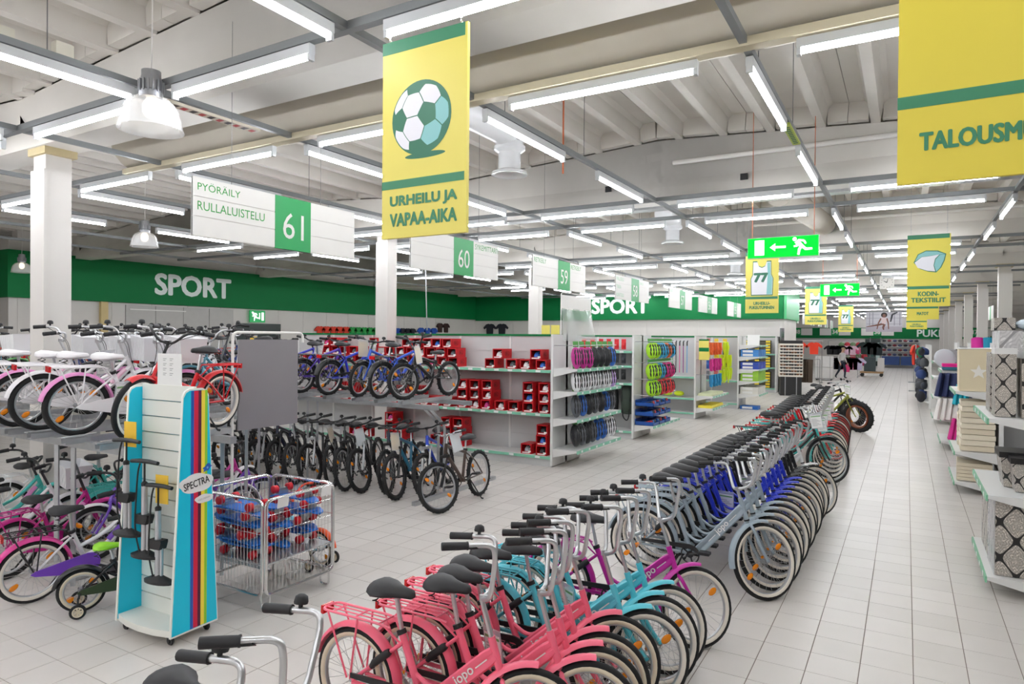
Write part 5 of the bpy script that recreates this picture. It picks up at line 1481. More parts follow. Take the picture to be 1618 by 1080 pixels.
# gondola D: packs and boxes
gondola('white gondola with bottle packs, fourth from the camera', -9,-4.42,21.1,.5,(.17,.86), 2.22, tags=False)
n = 0
for z in (2.0,1.68,1.34,1.0):
    for i in range(9):
        pack(-6.9+.26*i, 21.12, z, PKC[(0,4,3,1,2,0,4,5,3)[(i*5+int(z*10))%9]], f'colourful pack hanging on the fourth gondola, {ORD[n]} hung', 'bottle packs', 1.25); n += 1
endcap('white end shelf of boxed goods on the fourth gondola', -4.4,21.14,22.5,(.46,.86,1.22,1.60,1.95), .6, 1)
BOXC = [((60,130,200),'light blue'),((40,70,170),'blue'),((150,200,60),'green'),((224,222,214),'white'),((30,100,180),'azure')]
n = 0
for z, cs in ((0,(4,)),(.46,(3,3)),(.86,(2,2,2)),(1.22,(1,1)),(1.60,(0,0))):
    for i, c in enumerate(cs):
        for yy in range(3):
            if z == 0 and yy: continue
            rgb, nm = BOXC[c]
            t = thing('goods_box', f'{nm} flat goods box on the fourth gondola end, {ORD[n]} from the floor up', 'box', (-4.1,21.36+.42*yy,z+.11*i), group='boxes on the fourth gondola'); n += 1
            ob('box', MB().b2(-.26,.26,-.19,.19,0,.105), flatmat('gbox_%d' % c, rgb), t); ob('label', MB().b2(-.2,.1,-.192,-.19,.02,.085), PAPER, t)
o = ob('white_card', MB().box((0,0,.16),(.36,.01,.32), rx=-.15), PAPER, None, (-4.05,21.5,1.95)); tag(o, 'white printed card leaning on the fourth gondola end', 'card')
# gondola E against the wall: black and yellow boxes
gondola('white shelf of black and yellow boxes near the wall corner', -6.3,-4.5,28.45,.55,(.17,1.0,1.55), 2.25, tags=False)
n = 0
for z, m_ in ((.17,6),(1.0,4),(1.55,5)):
    for i in range(3):
        for k in range(m_):
            t = thing('shoe_box', f'black and yellow box near the wall corner, {ORD[n % 49]} in its {"first" if n < 49 else "second"} lot', 'box', (-5.75+.42*i,28.5,z+.11*k), group='black and yellow boxes'); n += 1
            ob('box', MB().b2(-.19,.19,0,.3,0,.105), flatmat('box_dark',(60,56,34)), t); ob('label', MB().b2(.02,.19,-.003,0,.02,.09), flatmat('box_yellow',(232,206,40)), t)
# ------------------------------------------------------------ right-hand shelves
def damask(name, dark, light, sc):
    m = bpy.data.materials.new(name); m.use_nodes = True
    nt = m.node_tree; b = nt.nodes['Principled BSDF']; N = nt.nodes.new; Lk = nt.links.new
    tc = N('ShaderNodeTexCoord'); sp = N('ShaderNodeSeparateXYZ'); Lk(tc.outputs['Object'], sp.inputs[0])
    def mth(op, a, b_=None):
        n = N('ShaderNodeMath'); n.operation = op
        for i, v in enumerate((a, b_)):
            if v is None: continue
            if isinstance(v, (int, float)): n.inputs[i].default_value = v
            else: Lk(v, n.inputs[i])
        return n.outputs[0]
    ux = mth('MULTIPLY', mth('ADD', sp.outputs[0], sp.outputs[1]), sc); uz = mth('MULTIPLY', sp.outputs[2], sc*.75)
    a = mth('COSINE', ux); c = mth('COSINE', uz)
    s = mth('ADD', a, c)                                   # ogee lattice where it crosses zero
    lat = mth('LESS_THAN', mth('ABSOLUTE', s), .2)
    d2 = mth('SUBTRACT', 2.0, mth('ABSOLUTE', s))           # distance from medallion centres
    ang = mth('ARCTAN2', mth('SINE', ux), mth('SINE', uz))
    pet = mth('MULTIPLY', mth('SINE', mth('MULTIPLY', ang, 8.0)), .22)
    r1 = mth('ADD', d2, pet)
    rings = mth('GREATER_THAN', mth('SINE', mth('MULTIPLY', r1, 11.0)), .25)
    vo = N('ShaderNodeTexVoronoi'); vo.inputs['Scale'].default_value = sc*1.6; Lk(tc.outputs['Object'], vo.inputs['Vector'])
    scr = mth('GREATER_THAN', vo.outputs['Distance'], .42)
    fine = mth('MAXIMUM', mth('MULTIPLY', rings, .55), mth('MULTIPLY', scr, .35))
    f = mth('MAXIMUM', lat, fine)
    mx = N('ShaderNodeMix'); mx.data_type = 'RGBA'; mx.inputs[6].default_value = lin(light); mx.inputs[7].default_value = lin(dark)
    Lk(f, mx.inputs[0]); Lk(mx.outputs[2], b.inputs['Base Color']); b.inputs['Roughness'].default_value = .4
    return m
DAM = damask('damask_black', (26,24,24), (214,206,196), 28)
DAMS = damask('damask_small', (26,24,24), (214,206,196), 44)
DAMG = damask('damask_grey', (150,148,150), (226,224,224), 18)
BGRN = mat('shelf_edge_green', (120,182,146), .4, var=.1, scale=14)
def rshelf(label, y0, y1, levels, depth=.5, x=.6):
    t = endcap(label, x+depth, y0, y1, levels, depth, -1, (), BGRN)
    ob('upright', MB().b2(x+depth,x+depth+.05,y0,y0+.05,0,2.1), SHELFW, t)
    ob('upright', MB().b2(x+depth,x+depth+.05,y1-.05,y1,0,2.1), SHELFW, t)
    bp_ = ob('back_panel', MB().b2(x+depth+.02,x+depth+.045,y0+.05,y1-.05,.06,2.08), PERF, t)
    for i in range(7): ob('slat', MB().b2(x+depth+.01,x+depth+.03,y0+.05,y1-.05,.06+.29*i,.06+.29*i+.28), PERF, bp_)
    ob('foot', MB().b2(x+depth-.1,x+depth+.05,y0,y1,0,.06), SHELFW, t)
    b = MB(); b.b2(x+depth+.05,6.0,(y0+y1)/2-.02,(y0+y1)/2+.02,.0,2.0); ob('row_panel', b, PERF, t)
    for z in levels[:3]: ob('row_shelf', MB().b2(x+depth+.05,6.0,y0+.05,y1-.05,z-.03,z), SHELFW, t)
    return t
rshelf('end shelf of damask boxes nearest on the right', 6.82, 8.15, (.16,.84,1.48), .52)
rshelf('end shelf with star laundry box and cream towels, second on the right', 11.2, 12.5, (.16,.58,1.42), .5)
rshelf('end shelf of coloured towels, third on the right', 15.6, 16.9, (.16,.6,1.05,1.55), .5)
rshelf('end shelf of dark goods, fourth on the right', 20.2, 21.4, (.2,.7,1.2,1.6), .5)
def sbox(x0, x1, y0, y1, z0, z1, m, label, grp=None, cat='box', name='storage_box', lid=None, taper=0.0):
    t = thing(name, label, cat, ((x0+x1)/2,(y0+y1)/2,z0), group=grp)
    a, b_, h_ = (x1-x0)/2, (y1-y0)/2, z1-z0
    bb = MB(); k = 1 - taper
    bb.loft([[(-a*k,-b_*k,0),(a*k,-b_*k,0),(a*k,b_*k,0),(-a*k,b_*k,0)],[(-a,-b_,h_),(a,-b_,h_),(a,b_,h_),(-a,b_,h_)]])
    ob('body', bb, m, t)
    if lid: ob('lid', MB().b2(-a-.006,a+.006,-b_-.006,b_+.006,h_-.045,h_+.004), lid, t)
    return t
DB = mat('damask_rim', (22,20,20), .4)
PLAS = mat('plastic_wrap', (235,235,240), .1, var=0, alpha=.3, spec=.9)
t = sbox(.66,1.10,6.9,7.42,.165,.80,DAM,'large black and white damask box on the bottom shelf, front one','damask boxes', lid=None)
ob('wrap', MB().b2(-.228,-.224,-.26,.26,0,.63), PLAS, t)
t = sbox(.66,1.10,7.5,8.05,.165,.78,DAM,'large black and white damask box on the bottom shelf, rear one','damask boxes')
for i, (x0, z1) in enumerate(((.72,1.15),(.78,1.13))):
    t = sbox(x0,x0+.36,7.25-.2*i,7.6-.2*i,.845,z1,DAMS,['damask basket nested behind on the middle shelf','damask basket with black rim in front on the middle shelf'][i],'damask baskets','basket','basket',DB,.18)
sbox(.655,.80,7.0,7.25,1.485,2.06,DAMS,'tall narrow damask box standing upright on the upper shelf','damask boxes', lid=SHELFW)
sbox(.83,1.08,6.95,7.3,1.485,1.98,DAMS,'broad damask box beside the tall one on the upper shelf','damask boxes', taper=.06)
sbox(.66,.80,7.45,7.8,1.485,2.02,DAMS,'damask box behind the tall one on the upper shelf','damask boxes')
sbox(.72,1.12,7.4,8.0,2.03,2.22,DAMG,'pale grey patterned box on top of the damask boxes','damask boxes')
sbox(.70,.86,7.62,7.9,2.225,2.34,DAMS,'small damask box on top of the pale grey box','damask boxes')
o = ob('folded_blanket', MB().ell((0,0,.05),(.16,.2,.06),14,8), flatmat('blanket_ice',(200,214,224)), None, (1.02,7.7,2.23)); tag(o, 'pale folded blanket on top of the grey patterned box', 'blanket')
TWM = {}
def towel_mesh(w_, d_, h_):
    k = (w_, d_, h_)
    if k not in TWM:
        b = MB(); rings = []
        for q in range(9):
            y = -d_/2 + d_*q/8; rings.append([(w_/2*sx_*(1 - .03*abs(sy_-.5)), y, h_*sy_ + .004*sin(q*1.9)) for sx_, sy_ in ((-1,.15),(-.97,0),(.97,0),(1,.15),(1,.85),(.97,1),(-.97,1),(-1,.85))])
        b.loft(rings); TWM[k] = b.mesh('folded_towel')
    return TWM[k]
def towel(x, y, z, w_, d_, h_, m, label, grp, rz=0):
    o = ob('folded_towel', towel_mesh(w_, d_, h_), m, None, (x,y,z), (0,0,rz)); tag(o, label, 'towel', grp); return o
CRM = flatmat('towel_cream',(232,222,200),.8)
CRM2 = flatmat('towel_ivory',(220,208,184),.8)
n = 0
for i in range(9):
    towel(.87,11.55,.59+.078*i,.40,.5,.07,CRM if i % 3 else CRM2,f'folded cream bath towel in the stack under the star box, {ORD[i]} from the bottom','cream towels', R((i*7)%5-2))
for i in range(6):
    towel(.87,12.1,.59+.078*i,.40,.45,.07,CRM,f'folded cream towel in the stack behind, {ORD[i]} from the bottom','cream towels', R((i*5)%5-2))
for i in range(5):
    towel(.85,11.6,.17+.05*i,.42,.6,.045,CRM2,f'flat cream mat on the bottom shelf below the towels, {ORD[i]} from the bottom','cream mats', R((i*7)%7-3))
o = ob('crumpled_bag', MB().ell((0,0,.06),(.2,.25,.08),14,8), PLAS, None, (.82,11.7,.43)); tag(o, 'crumpled clear plastic bag on the cream mats', 'bag')
t = sbox(.64,1.04,11.3,11.7,1.425,2.02,flatmat('canvas_beige',(222,208,176),.8),'beige canvas laundry box with a white star on its front','laundry boxes',taper=.03)
ob('rim', MB().tube([(-.2,-.2,.595),(.2,-.2,.595),(.2,.2,.595),(-.2,.2,.595)],.014,6,closed=True), PAPER, t)
st = [(.105*(1 if i % 2 == 0 else .42)*cos(pi/2 + pi*i/5), .105*(1 if i % 2 == 0 else .42)*sin(pi/2 + pi*i/5)) for i in range(10)]
ob('star_print', flat([(st,0,0)],'star_print'), flatmat('star_white',(238,234,226)), t, (.03,-.2015,.27), (R(90.6),0,0))
# hanging and folded textiles on the third end shelf
hg = MB(); rings = []
for k, z in enumerate((0,-.05,-.25,-.48)):
    rings.append([((.035+.012*k)*cos(2*pi*i/16)*(1+.25*cos(6*pi*i/16)*(k>0)), (.16+.01*k)*sin(2*pi*i/16), z) for i in range(16)])
hg.loft(rings); hang_me = hg.mesh('hanging_towel')
def hang(x, y, z, c, nm, i, grp, sc=1.0, rz=0, lab=None):
    o = ob('hanging_towel', hang_me, flatmat('cloth_'+nm, c, .8), None, (x,y,z), (0,R(8),rz), sc); tag(o, lab or f'{nm} towel hanging on the third right-hand end shelf, {ORD[i]} from the aisle', 'towel', grp)
for i in range(6): hang(.60+.085*i,15.5,1.50,(34,44,84),'navy',i,'hanging navy towels',.95,R(15*i%40))
for i in range(3): hang(.86+.075*i,15.35,1.30,(30,160,180),'turquoise',i,'hanging turquoise towels',.8)
for i in range(6): hang(.58+.075*i,15.4,1.02,(234,230,226),'white',i,'hanging white towels',.85,R(10*i))
for i in range(2): hang(.80+.07*i,15.2,.66,(200,40,130),'magenta',i,'hanging magenta towels',.85)
for i in range(5): hang(.92+.055*i,15.15,.64,(20,150,180),'teal',i,'hanging teal towels',.9)
for i, (c, nm) in enumerate((((226,30,140),'pink'),((50,110,130),'petrol'))):
    towel(.84,15.75,1.62-.06*i,.46,.4,.06,flatmat('cloth_'+nm,c,.8),f'folded {nm} towel on top of the third right-hand end shelf','folded colour towels')
for i, (c, nm) in enumerate((((196,200,206),'silver'),((150,150,152),'grey'),((80,64,58),'brown'),((226,226,226),'white'))):
    o = ob('cushion', MB().ell((0,0,0),(.20,.05,.20),16,10), flatmat('cush_'+nm,c,.8), None, (.68+.13*i,16.2+.12*i,1.77), (R(-18),R(12*i-20),R(20))); tag(o, f'{nm} cushion leaning on the third right-hand end shelf', 'cushion', 'leaning cushions')
for i, (c, nm) in enumerate((((196,40,140),'magenta'),((30,140,170),'teal'),((40,60,80),'slate'))):
    o = ob('rolled_towel', MB().tube([(0,-.2,0),(0,-.19,0),(0,.19,0),(0,.2,0)],[.06,.09,.09,.06],12), flatmat('roll_'+nm,c,.8), None, (.98+.13*i,12.9,1.98), (R(70),0,0)); tag(o, f'rolled {nm} throw standing high behind the star box', 'throw', 'rolled throws')
for i in range(4):
    hang(1.25+.14*i,7.0,1.36,(40,160,200) if i != 2 else (150,190,220),['sea blue','aqua','ice blue','lagoon'][i],i,'hanging blue towels behind the damask shelf',1.15,R(70),f'{["sea blue","aqua","ice blue","lagoon"][i]} towel hanging behind the near damask shelf')
# dark goods on the fourth shelf and beyond
n = 0
DKC = [((30,32,40),'black'),((52,56,66),'slate'),((40,60,110),'blue'),((70,72,76),'grey'),((24,110,70),'green'),((220,60,50),'red')]
for q in range(5):
    for i in range(7):
        k = (q*3 + i*2) % 4
        c, nm = DKC[k]
        if q == 0 and i == 2: c, nm = DKC[4]
        o = ob('soft_bag', MB().ell((0,0,0),(.12,.2,.15),12,8) if n == 0 else bpy.data.objects['soft_bag'].data, flatmat('soft_'+nm,c,.8), None, (.42+.08*((q+i)%2),25.0+.62*i,1.78-.36*q-.02*(i%3)), (R(20*((i+q)%3)-20),0,0), (.8+.25*((i*2+q)%3),1,.75+.2*((i+q*2)%3))); tag(o, f'{nm} soft bag on the dark rack right of the aisle, {ORD[q]} level down, {ORD[i]} along', 'bag', 'bags on the dark rack'); n += 1
t = thing('goods_rack', 'white rack holding dark soft bags on the right of the aisle', 'rack', (0,0,0))
for y in (24.6,26.7,29.4): ob('upright', MB().b2(.62,.68,y,y+.05,0,2.0), SHELFW, t)
for q in range(5): ob('rail', MB().b2(.5,.62,24.6,29.5,1.70-.36*q-.06,1.70-.36*q-.03), SHELFW, t)

# ------------------------------------------------------------ clothes beyond the corner
sg = MB()
P2 = [(-.22,0),(.22,0),(.24,.46),(.40,.36),(.46,.46),(.26,.66),(.10,.70),(0,.66),(-.10,.70),(-.26,.66),(-.46,.46),(-.40,.36),(-.24,.46)]
sg.prism(P2, -.03, .03); shirt_me = sg.mesh('shirt')
tg = MB()
for s in (-1, 1): tg.loft([[(s*.02,-.03,.95),(s*.22,-.03,.95),(s*.22,.03,.95),(s*.02,.03,.95)],[(s*.03,-.04,0),(s*.20,-.04,0),(s*.20,.04,0),(s*.03,.04,0)]])
tg.b2(-.22,.22,-.03,.03,.9,1.0); trou_me = tg.mesh('trousers')
def rail_stand(x0, x1, y, z, label):
    t = thing('clothes_rail', label, 'clothes rail', ((x0+x1)/2,y,0), group='clothes rails')
    w_ = (x1-x0)/2; ob('rail', MB().tube(bend([(-w_,0,0),(-w_,0,z),(w_,0,z),(w_,0,0)],.05,3),.018,6), STEEL, t)
    for s in (-1, 1): ob('foot', MB().b2(s*w_-.03,s*w_+.03,-.3,.3,0,.05), STEEL, t)
def cloth(me, x, y, z, c, nm, label, grp, cat='shirt', sc=1.0, rz=0):
    o = ob(cat.replace(' ', '_'), me, flatmat('gar_'+nm, c, .8), None, (x,y,z), (0,0,rz), sc); tag(o, label, cat, grp)
rail_stand(-5.2,-3.6,36.4,2.08,'steel clothes rail with orange shirts beyond the corner')
for i in range(2): cloth(shirt_me,-4.62+.66*i,36.35,1.42,(236,66,40),'orange',f'bright orange shirt on the rail beyond the corner, {ORD[i]} from the left','orange shirts','shirt',.85)
cloth(shirt_me,-5.2,36.6,1.35,(190,226,50),'limegreen','lime green shirt at the left end of the orange rail','bright shirts')
rail_stand(-4.35,-3.2,31.6,1.3,'steel rail of brown trousers left of the aisle')
for i in range(5): cloth(trou_me,-4.2+.13*i,31.5+.08*(i%2),.28,(76,62,50),'brown',f'dark brown trousers on the low rail, {ORD[i]} from the left','brown trousers','trousers')
rail_stand(-4.1,-2.4,45,2.1,'steel rail of black shirts farther on')
for i in range(5): cloth(shirt_me,-4.0+.30*i,45,1.25,(30,30,34) if i < 3 else (236,196,214),'ink' if i < 3 else 'palepink',f'{"black" if i < 3 else "pale pink"} shirt on the farther rail, {ORD[i]} from the left','shirts on the farther rail','shirt',.8)
rail_stand(-3.9,-2.4,43.5,1.2,'low rail of dark and pink clothes in front of the black shirts')
for i in range(7):
    c, nm = (((34,38,60),'dark blue'),((34,38,60),'dark blue'),((232,230,230),'white'),((240,170,200),'pink'),((240,170,200),'pink'),((236,150,190),'rosy'),((200,190,220),'lilac'))[i]
    cloth(shirt_me,-3.85+.24*i,43.5,.42,c,'l'+nm.replace(' ',''),f'{nm} garment on the low rail near the walking person, {ORD[i]} from the left','low rail clothes','shirt',1.0)
n = 0
for i in range(5):
    for k in range(4):
        c, nm = (((226,90,140),'pink'),((190,60,70),'red'),((210,200,190),'pale'),((120,150,110),'sage'))[(i*2+k)%4]
        o = ob('soft_toy', MB().ell((0,0,0),(.22,.2,.24),10,6) if n == 0 else bpy.data.objects['soft_toy'].data, flatmat('toy_'+nm,c,.8), None, (-4.2+.38*i,55.5+.6*(k%2),.5+.42*k)); tag(o, f'{nm} soft goods in the far left display, {["bottom","second","third","top"][k]} level, {ORD[i]} from the left', 'goods', 'far left display goods'); n += 1
# sunglasses stand
t = thing('sunglasses_stand', 'tall revolving stand of sunglasses on a black base', 'display stand', (-3.85,27.7,0), (0,0,R(12)))
ob('base', MB().b2(-.38,.38,-.38,.38,0,.72), BLACK, t)
for s in (-.2, .2, ): ob('base_strip', MB().b2(s-.015,s+.015,-.385,-.38,0,.72), STEEL, t)
ob('panel', MB().b2(-.42,.42,-.42,.42,.72,1.98), flatmat('stand_cream',(226,220,208)), t); ob('cap', MB().b2(-.4,.4,-.4,.4,1.98,2.1), BLACK, t)
gm = MB()
for s in (-1, 1): gm.ell((s*.055,0,0),(.05,.012,.035),10,6)
gm.b2(-.11,.11,-.006,.006,.012,.028); gm_me = gm.mesh('sunglasses')
n = 0
for k in range(10):
    for i in range(4):
        o = ob('sunglasses', gm_me, flatmat('lens_dark' if (k+i)%3 else 'lens_brown', (30,28,30) if (k+i)%3 else (110,70,44), .25), None, (-3.85 + (-.29+.195*i)*cos(R(12)) + .437*sin(R(12)), 27.7 + (-.29+.195*i)*sin(R(12)) - .437*cos(R(12)), .82+.118*k), (0,0,R(12))); tag(o, f'sunglasses on the stand, {ORD[k]} row from below, {ORD[i]} from the left', 'sunglasses', 'sunglasses on the stand'); n += 1
# tall mirror cabinet at the corner and white bins
o = ob('corner_mirror', MB().b2(-4.42,-4.36,28.9,29.6,0,2.6), mat('mirror_grey',(120,124,124),.1,.6), None); tag(o, 'grey mirror panel standing at the white wall corner', 'mirror')
for i in range(2):
    t = thing('wire_bin', f'white wire bin left of the aisle, {["lower","upper"][i]} of two stacked', 'bin', (-3.75,39.2,.12+.58*i), group='white wire bins')
    ob('body', MB().b2(-.42,.42,-.3,.3,0,.56), flatmat('bin_white',(228,228,228)), t)
    for s in (-.3,.3): ob('rib', MB().b2(s-.01,s+.01,-.31,-.3,0,.56), STEEL, t)
t = thing('wire_bin', 'light caster frame under the stacked white bins', 'frame', (-3.75,39.2,0)); ob('frame', MB().b2(-.42,.42,-.3,.3,.06,.11), STEEL, t)
for sx in (-.35,.35): ob('caster', MB().cyl((sx,-.25,.04),(sx,.25,.04),.04,8), BLACK, t)
# garment trolley in the aisle
t = thing('garment_trolley', 'wooden wheeled garment trolley standing in the far aisle', 'trolley', (-1.75,45,0))
ob('platform', MB().b2(-.6,.6,-.4,.4,.2,.3), flatmat('trolley_wood',(176,140,100)), t)
for sx in (-.5,.5):
    for sy in (-.3,.3): ob('caster', MB().cyl((sx,sy-.03,.1),(sx,sy+.03,.1),.1,8), BLACK, t)
for sx in (-.1,.45): ob('post', MB().cyl((sx,0,.3),(sx,0,2.3),.03,6), STEEL, t)
for i, (x, z, c, nm) in enumerate(((-.35,1.3,(30,46,44),'dark green'),(.0,1.3,(28,30,32),'black'),(.3,1.25,(30,40,44),'slate'))):
    cloth(shirt_me,-1.75+x,45,z,c,'t'+nm.replace(' ',''),f'{nm} jacket hanging on the far garment trolley','trolley clothes','jacket',1.05)
sbox(-2.15,-1.55,44.75,45.25,.305,1.15,flatmat('crate_dark',(60,74,78)),'dark crate on the far garment trolley','trolley crates')
sbox(-1.45,-1.1,44.8,45.2,.305,1.1,flatmat('crate_white',(226,222,220)),'white crate beside the dark one on the far garment trolley','trolley crates')
# far shelves with shoes and red white goods
t = thing('shoe_rack', 'far shelf of shoes over red and white boxes facing the aisle', 'shelving', (-.4,60,0))
ob('back_panel', MB().b2(-1.3,1.3,.3,.35,0,2.2), PERF, t)
for k in range(6): ob('shelf', MB().b2(-1.3,1.3,0,.3,.2+.36*k,.23+.36*k), SHELFW, t)
n = 0
for k in range(4):
    for i in range(7):
        o = ob('shoe', MB().ell((0,0,.08),(.15,.12,.1),8,6) if n == 0 else bpy.data.objects['shoe'].data, flatmat('shoe_%d' % ((i+k)%3), ((40,40,46),(120,40,50),(60,70,110))[(i+k)%3]), None, (-1.5+.36*i,60.05,.96+.36*k)); tag(o, f'dark shoe on the far shoe shelf, {["lowest","second","third","top"][k]} row, {ORD[i]} from the left', 'shoe', 'shoes on the far shelf'); n += 1
sbox(-1.65,-.45,59.8,60.2,.235,.9,flatmat('bin_blue',(40,70,130)),'blue bin at the foot of the far shoe shelf','far blue bins'); sbox(-.35,.85,59.8,60.2,.235,.9,flatmat('bin_blue',(40,70,130)),'right-hand blue bin at the foot of the far shoe shelf','far blue bins')
for i in range(5):
    c, nm = (((226,60,44),'red'),((226,60,44),'red'),((40,150,90),'green'),((40,44,60),'navy'),((120,40,60),'wine'))[i]
    cloth(shirt_me,.35,33.5+1.3*i,1.1-.0*i,c,'r'+nm,f'{nm} shirt hanging along the right of the far aisle, {ORD[i]} from the near end','right aisle shirts','shirt',1.2,R(70))
    
t = thing('clothes_rail', 'long clothes rail along the right of the far aisle', 'clothes rail', (.35,36.2,0), (0,0,pi/2), 'clothes rails')
ob('rail', MB().tube(bend([(-3.4,0,0),(-3.4,0,1.96),(3.4,0,1.96),(3.4,0,0)],.05,3),.02,6), STEEL, t)
for s in (-1, 1): ob('foot', MB().b2(s*3.4-.03,s*3.4+.03,-.25,.25,0,.05), STEEL, t)

# ------------------------------------------------------------ walking person
def person(label, loc, rz):
    me = bpy.data.meshes.new('skeleton')
    J = [(0,0,.95),(0,0,1.15),(.03,0,1.36),(.05,0,1.46),(.09,0,1.56),(.10,0,1.66),  # pelvis..head 0-5
         (.04,.17,1.36),(.02,.22,1.10),(.14,.20,.90),(.18,.19,.84),                   # left arm 6-9
         (.04,-.17,1.36),(-.04,-.22,1.10),(.06,-.22,.88),(.09,-.22,.82),               # right arm 10-13
         (0,.09,.90),(.16,.09,.50),(.12,.09,.10),(.14,.09,.05),(.26,.09,.04),          # left leg 14-18
         (0,-.09,.90),(-.06,-.09,.50),(-.30,-.09,.16),(-.33,-.09,.10),(-.24,-.09,.03)] # right leg 19-23
    E_ = [(0,1),(1,2),(2,3),(3,4),(4,5),(2,6),(6,7),(7,8),(8,9),(2,10),(10,11),(11,12),(12,13),(0,14),(14,15),(15,16),(16,17),(17,18),(0,19),(19,20),(20,21),(21,22),(22,23)]
    Rr = [.14,.135,.15,.055,.085,.08,.06,.045,.035,.035,.06,.045,.035,.035,.085,.065,.045,.045,.035,.085,.065,.045,.045,.035]
    me.from_pydata(J, E_, [])
    o = bpy.data.objects.new('person', me); COL.objects.link(o)
    sk = o.modifiers.new('skin','SKIN'); ss = o.modifiers.new('sub','SUBSURF'); ss.levels = 1; ss.render_levels = 1
    for i, v in enumerate(me.skin_vertices[0].data):
        v.radius = (Rr[i]*(.72 if i in (0,1,2) else 1), Rr[i]); v.use_root = (i == 0)
    bpy.context.view_layer.update()
    dg_ = bpy.context.evaluated_depsgraph_get()
    body = bpy.data.meshes.new_from_object(o.evaluated_get(dg_))
    bpy.data.objects.remove(o)
    while len(body.materials): body.materials.pop()
    mats = [flatmat('skin_tone',(206,160,136)), flatmat('shirt_pale',(206,204,204),.8), flatmat('trouser_navy',(36,42,58),.8), flatmat('shoe_black',(26,26,28))]
    for m_ in mats: body.materials.append(None)
    for p in body.polygons:
        c = p.center; p.use_smooth = True
        p.material_index = 3 if c.z < .085 else 2 if (c.z < .97 and abs(c.y) < .17) else 0 if (c.z > 1.43 or c.z < .9) else 1
    t = thing('person', label, 'person', loc, (0,0,rz))
    ob('body', body, mats, t)
    hm_ = MB(); hm_.ell((.085,0,1.635),(.105,.092,.10),14,10,-.1,1); ob('hair', hm_, flatmat('hair_fair',(176,150,120),.8), t)
    fc = MB()
    for s in (-1,1): fc.ell((.185,s*.032,1.62),(.008,.012,.007),8,6)
    ob('eyes', fc, BLACK, t)
    ob('nose', MB().ell((.192,0,1.595),(.014,.011,.018),8,6), mats[0], t)
    ob('mouth', MB().ell((.18,0,1.565),(.006,.022,.005),8,6), flatmat('lip',(170,100,90)), t)
    for s in (-1,1): ob('ear', MB().ell((.095,s*.085,1.61),(.02,.01,.03),8,6), mats[0], t)
    for s, hx_, hz in ((1,.19,.83),(-1,.10,.81)):
        h_ = MB(); h_.ell((hx_,s*.2 if s > 0 else -.22,hz),(.03,.02,.045),8,6)
        yb_ = .2 if s > 0 else -.22
        for k in range(4): h_.tube([(hx_-.022+.015*k,yb_,hz-.03),(hx_-.02+.016*k,yb_-.01,hz-.07-.008*(k in (1,2))),(hx_-.012+.014*k,yb_-.025,hz-.095-.008*(k in (1,2)))],[.009,.008,.006],5)
        h_.tube([(hx_+.025,yb_,hz+.01),(hx_+.05,yb_-.01,hz-.03)],[.01,.008],5)
        ob('hand', h_, mats[0], t)
    return t
person('person in a pale shirt and dark trousers walking to the right in the far aisle', (-3.1,41.6,0), R(-35))
o = ob('pink_bag', MB().loft([[(-.14,-.06,0),(.14,-.06,0),(.14,.06,0),(-.14,.06,0)],[(-.17,-.07,.2),(.17,-.07,.2),(.17,.07,.2),(-.17,.07,.2)],[(-.03,-.02,.42),(.03,-.02,.42),(.03,.02,.42),(-.03,.02,.42)]]), flatmat('bag_pink',(214,40,110)), None, (-2.86,41.66,.36)); tag(o, 'pink carrier bag held by the walking person', 'bag')

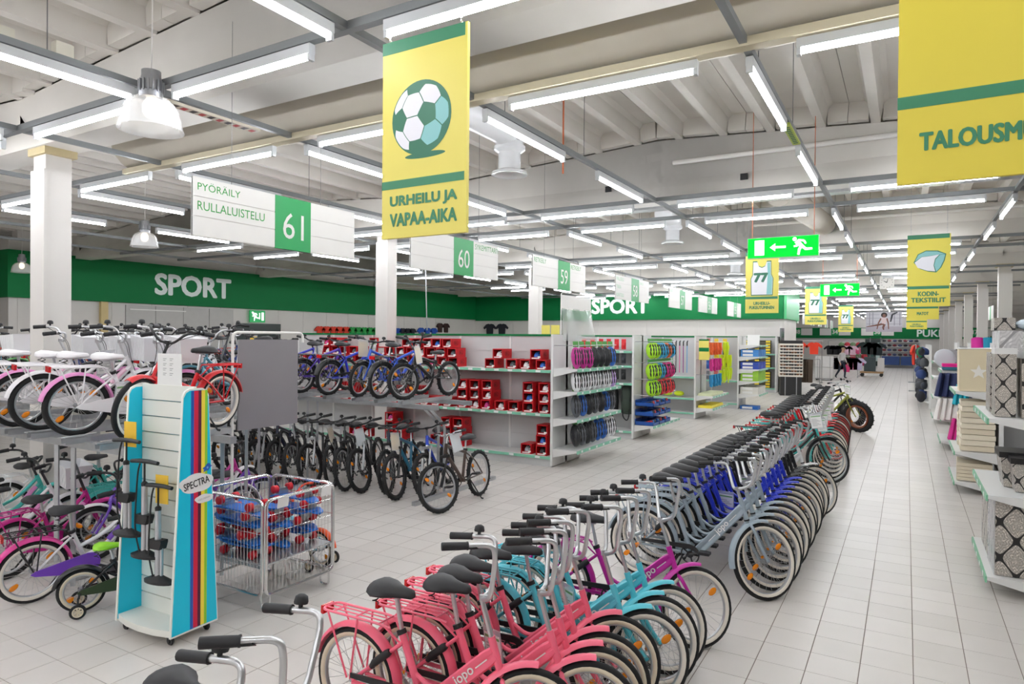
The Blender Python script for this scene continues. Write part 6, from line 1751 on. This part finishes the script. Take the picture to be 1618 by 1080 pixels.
# team shirts hung along the left and back walls, counter and chain
WS = [((206,60,40),'red')]*5 + [((40,150,70),'green')]*6 + [((36,80,170),'blue')]*3 + [((34,36,44),'black')]*3
for i, (c, nm) in enumerate(WS):
    o = ob('team_shirt', shirt_me, flatmat('team_'+nm, c, .8), None, (-19.93,18.9+.36*i,2.08), (0,0,pi/2), .62); tag(o, f'{nm} team shirt hung high on the left wall, {ORD[i]} along', 'shirt', 'shirts on the left wall')
for i in range(5):
    o = ob('team_shirt', shirt_me, flatmat('team_blue',(36,80,170),.8) if i < 3 else flatmat('team_brown',(60,40,36),.8), None, (-19.93,25.3+.5*i,2.1 if i < 3 else 2.35), (0,0,pi/2), .66); tag(o, f'{"blue" if i < 3 else "dark brown"} shirt hung high near the wall corner, {ORD[i]} along', 'shirt', 'shirts near the wall corner')
for i in range(2):
    o = ob('team_shirt', shirt_me, flatmat('team_black',(34,36,44),.8), None, (-19.0+.75*i,29.93,2.25), (0,0,0), .85); tag(o, f'black shirt on the back wall near the corner, {["left","right"][i]} one', 'shirt', 'black shirts on the back wall')
o = ob('hanging_chain', MB().cyl((0,0,0),(0,0,3.1),.012,5), CH, None, (-8.05,10.4,2.25), (R(3),0,0)); tag(o, 'thin steel chain hanging beside the second white column', 'chain')

# small printed strips and a cord on the lighting tracks
t = thing('track_label', 'green and yellow printed strip on the track over the aisle, before the second lamp', 'label', (-.95,6.75,4.06))
ob('strip', MB().b2(-.035,.035,-.35,.35,-.02,.0), flatmat('label_lime',(190,206,90)), t)
ob('print', flat([([(-.02,-.3+.06*i),(.02,-.3+.06*i),(.02,-.26+.06*i),(-.02,-.26+.06*i)],0,0) for i in range(10)],'print'), flatmat('label_dark',(50,110,60)), t, (0,0,-.0205), (pi,0,0))
t = thing('track_label', 'red and white printed strip under the track left of the football banner', 'label', (-5.27,3.75,4.05))
ob('strip', MB().b2(-.05,.05,-.45,.45,-.025,.0), flatmat('label_cream',(214,206,190)), t)
ob('print', flat([([(-.04,-.42+.085*i),(.03+.01*(i%2),-.42+.085*i),(.03,-.37+.085*i),(-.03,-.37+.085*i)],0,i%2) for i in range(10)],'print'), [flatmat('label_red',(190,60,60)), flatmat('label_black',(60,50,50))], t, (0,0,-.0255), (pi,0,0))
o = ob('orange_cord', MB().cyl((0,0,0),(0,0,1.0),.012,5), mat('orange_cord', (200,110,70), .6), None, (-3.95,8.0,4.3)); tag(o, 'orange cord hanging from the roof beside the white air outlet', 'cord')
for i, (x, z) in enumerate(((-2.0,4.42),(-4.05,4.46))):
    struct('beam_socket', MB().b2(x-.05,x+.05,BY(1)-.215,BY(1)-.2,z-.045,z+.045), BLACK)
